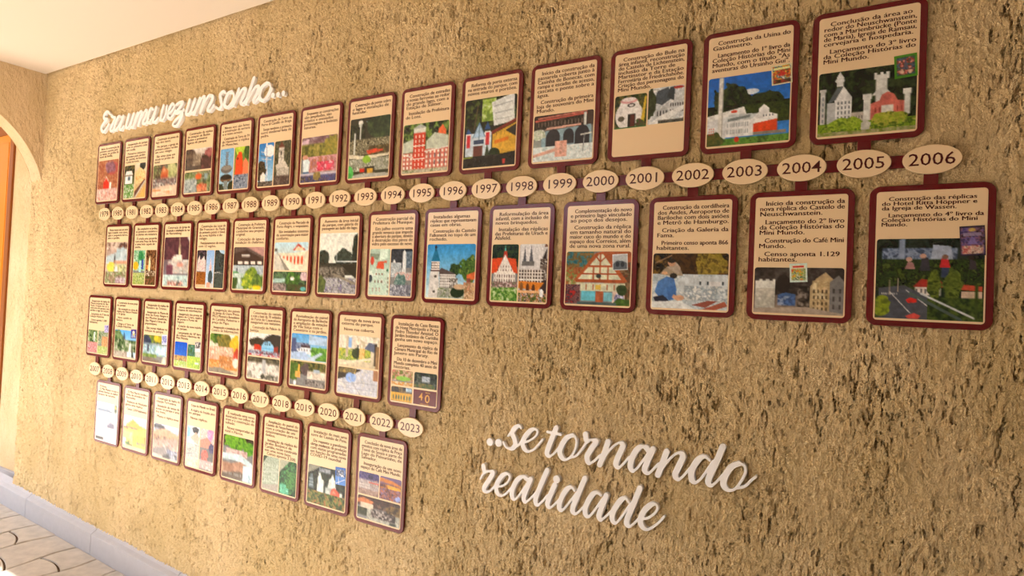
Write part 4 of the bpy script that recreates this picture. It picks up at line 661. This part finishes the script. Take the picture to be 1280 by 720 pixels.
WORDS = [
 ('Era', 'small white cut-out script word Era, first of the upper line', .072, .046, st(A1,
  '158,485 130,455 95,492 92,535 128,545', '128,545 90,585 60,645 78,690 112,655 145,600', '175,505 195,520 218,530 188,600 165,660 182,682 220,625', '292,522 262,510 228,575 210,640 224,668 262,615 300,540', '312,508 280,610 270,655 290,662 318,622')),
 ('uma', 'small white cut-out script word uma, right of Era', .072, .046, st(A1,
  '376,492 352,585 346,635 368,640 402,570 432,485', '432,485 402,585 396,632 420,628 450,580', '478,475 450,560 425,635', '440,605 500,470 522,458 526,485 486,612', '490,595 562,450 582,445 582,475 548,560 542,590 566,595 604,540', '660,432 632,420 606,480 590,550 604,584 642,535 680,440', '692,410 666,520 656,570 676,576 716,530')),
 ('vez', 'small white cut-out script word vez with a looped tail', .072, .046, st(A1,
  '776,392 752,480 744,545 768,552 802,480 818,388', '835,482 878,442 902,390 880,366 846,420 826,500 846,538 882,498 914,440', '922,378 960,350 1000,352 958,420 918,472 975,455 992,490 952,590 914,626 884,606 912,556 965,505 1010,430')),
 ('um', 'small white cut-out script word um, before sonho', .072, .046, st(A2,
  '142,385 112,490 108,530 136,525 172,450 198,375', '198,375 164,480 160,524 190,502 220,450', '250,365 220,450 192,525', '208,495 272,362 297,348 298,378 256,512', '264,500 332,350 366,334 386,348 376,392 340,462 336,492 362,490 400,436')),
 ('sonho', 'small white cut-out script word sonho, last of the upper line', .072, .046, st(A2,
  '522,302 498,290 466,330 474,388 482,436 456,476 418,456', '590,290 552,310 520,382 514,440 544,456 592,400 612,330 590,290', '545,456 600,420 632,360', '664,268 636,350 606,432', '620,410 692,280 722,258 736,280 700,362 686,410 706,420 742,375', '824,150 784,270 738,412', '754,390 822,268 852,234 876,250 850,322 820,384 836,402 882,345', '960,200 912,240 886,310 886,364 922,386 968,330 998,250 986,206 960,200', '925,384 975,335 1014,262')),
 ('se', 'large white cut-out script word se, start of the lower lines', .060, .026, st(B1,
  '400,74 380,52 344,72 322,118 342,176 346,225 315,256 268,244 240,196', '284,142 318,98 345,70', '312,256 370,228 412,178', '400,205 466,188 522,150 546,108 530,84 492,88 444,136 414,196 424,248 460,280 510,264 556,216 590,174')),
 ('tornando', 'large white cut-out script word tornando', .062, .026, st(B1,
  '712,72 668,180 634,270 632,308 654,322 694,296 740,238', '634,106 690,118 752,130', '855,138 806,158 760,226 744,292 774,348 822,344 870,282 892,202 878,148 855,138', '836,334 886,320 938,262 984,192', '972,128 976,165 984,186', '984,186 1022,178 1068,190 1020,262 986,328 1002,384 1050,364 1100,312', '1172,196 1138,300 1098,398', '1110,380 1176,280 1246,214 1290,206 1304,236 1266,320 1242,390 1262,424 1300,400 1360,330') + st(B2,
  '302,196 266,180 222,216 188,284 178,346 200,376 242,342 316,240', '305,190 325,215', '358,202 312,306 292,368 320,396 360,364 402,318', '468,222 432,320 398,408', '408,392 480,296 540,240 584,234 598,266 562,346 536,408 560,444 600,418 656,352', '812,292 780,264 738,272 694,322 666,390 672,452 702,468 752,426 838,300', '918,182 868,300 822,396 800,464 824,494 862,468 916,410', '1045,318 986,344 936,418 924,488 960,528 1012,522 1070,450 1100,380 1086,330 1045,318', '1040,514 1096,498 1146,452 1182,424')),
 ('realidade', 'large white cut-out script word realidade, lowest on the wall', .060, .026, st(C1,
  '82,112 88,150 95,176', '48,258 72,215 96,182', '95,180 140,174 190,186 150,262 96,346 94,392 134,406 172,378 222,325', '216,345 292,338 350,298 378,242 358,204 312,208 258,268 226,346 240,418 286,448 340,420 400,355', '560,256 526,236 480,252 436,312 406,390 404,458 430,488 476,452 580,300', '545,240 570,262', '614,262 562,384 534,468 550,518 590,498 664,424', '798,164 722,340 672,470 674,540 704,550 750,506 800,444', '884,326 822,474 802,546 824,580 866,560 945,480') + st(C2,
  '152,200 126,166 84,172 32,240 -4,328 -8,388 16,408 62,368 170,226', '262,68 182,256 134,380 140,434 176,438 216,404 270,344', '432,250 396,220 350,232 306,292 270,370 266,438 292,474 332,448 450,286', '488,252 432,396 410,476 430,508 470,484 546,412', '726,322 696,280 652,290 602,350 560,428 552,502 580,542 626,508 745,340', '844,174 762,376 706,516 720,572 762,564 850,478', '848,500 930,488 1000,440 1032,384 1010,344 962,348 892,410 852,498 862,568 906,608 960,598 1040,540 1100,476')),
]
for wd, lab, thick, thin, strokes in WORDS:
    me = word_mesh('script_word', strokes, thick, thin, .12)
    o = link('script_word', me, None, (0, (YL+.06)*S, 0))
    # origin at the word itself
    c = sum((v.co for v in me.vertices), Vector())/len(me.vertices); me.transform(Matrix.Translation(-c)); o.location = Vector(o.location)+c
    tag(o, lab, 'lettering', 'small script words' if wd in ('Era', 'uma', 'vez', 'um', 'sonho') else 'large script words')
def dot(px, py, r, lab, grp):
    v = at(px, py, YL)
    o = link('lettering_dot', plate('lettering_dot', ellipse(r, r, 28), YL, YL+.12, M['white'], .006), None, (v[0]*S, 0, v[2]*S))
    tag(o, lab, 'lettering dot', grp)
for k, (a, b) in enumerate(((1024, 330), (1079, 322), (1134, 308))):
    dot(220+a/8.473, 80+b/8.473, .085, f'small round white dot after sonho, {("nearest the word", "middle of the three", "farthest right of the three")[k]}', 'dots after sonho')
for k, (a, b) in enumerate(((122, 196), (198, 204))):
    dot(595+a/7.111, 525+b/7.111, .093, f'round white dot before se, {("the left one", "the one beside the s")[k]}', 'dots before se')
dot(595+905/9, 570+264/9, .088, 'round white dot over the i of realidade', 'dot of the i')
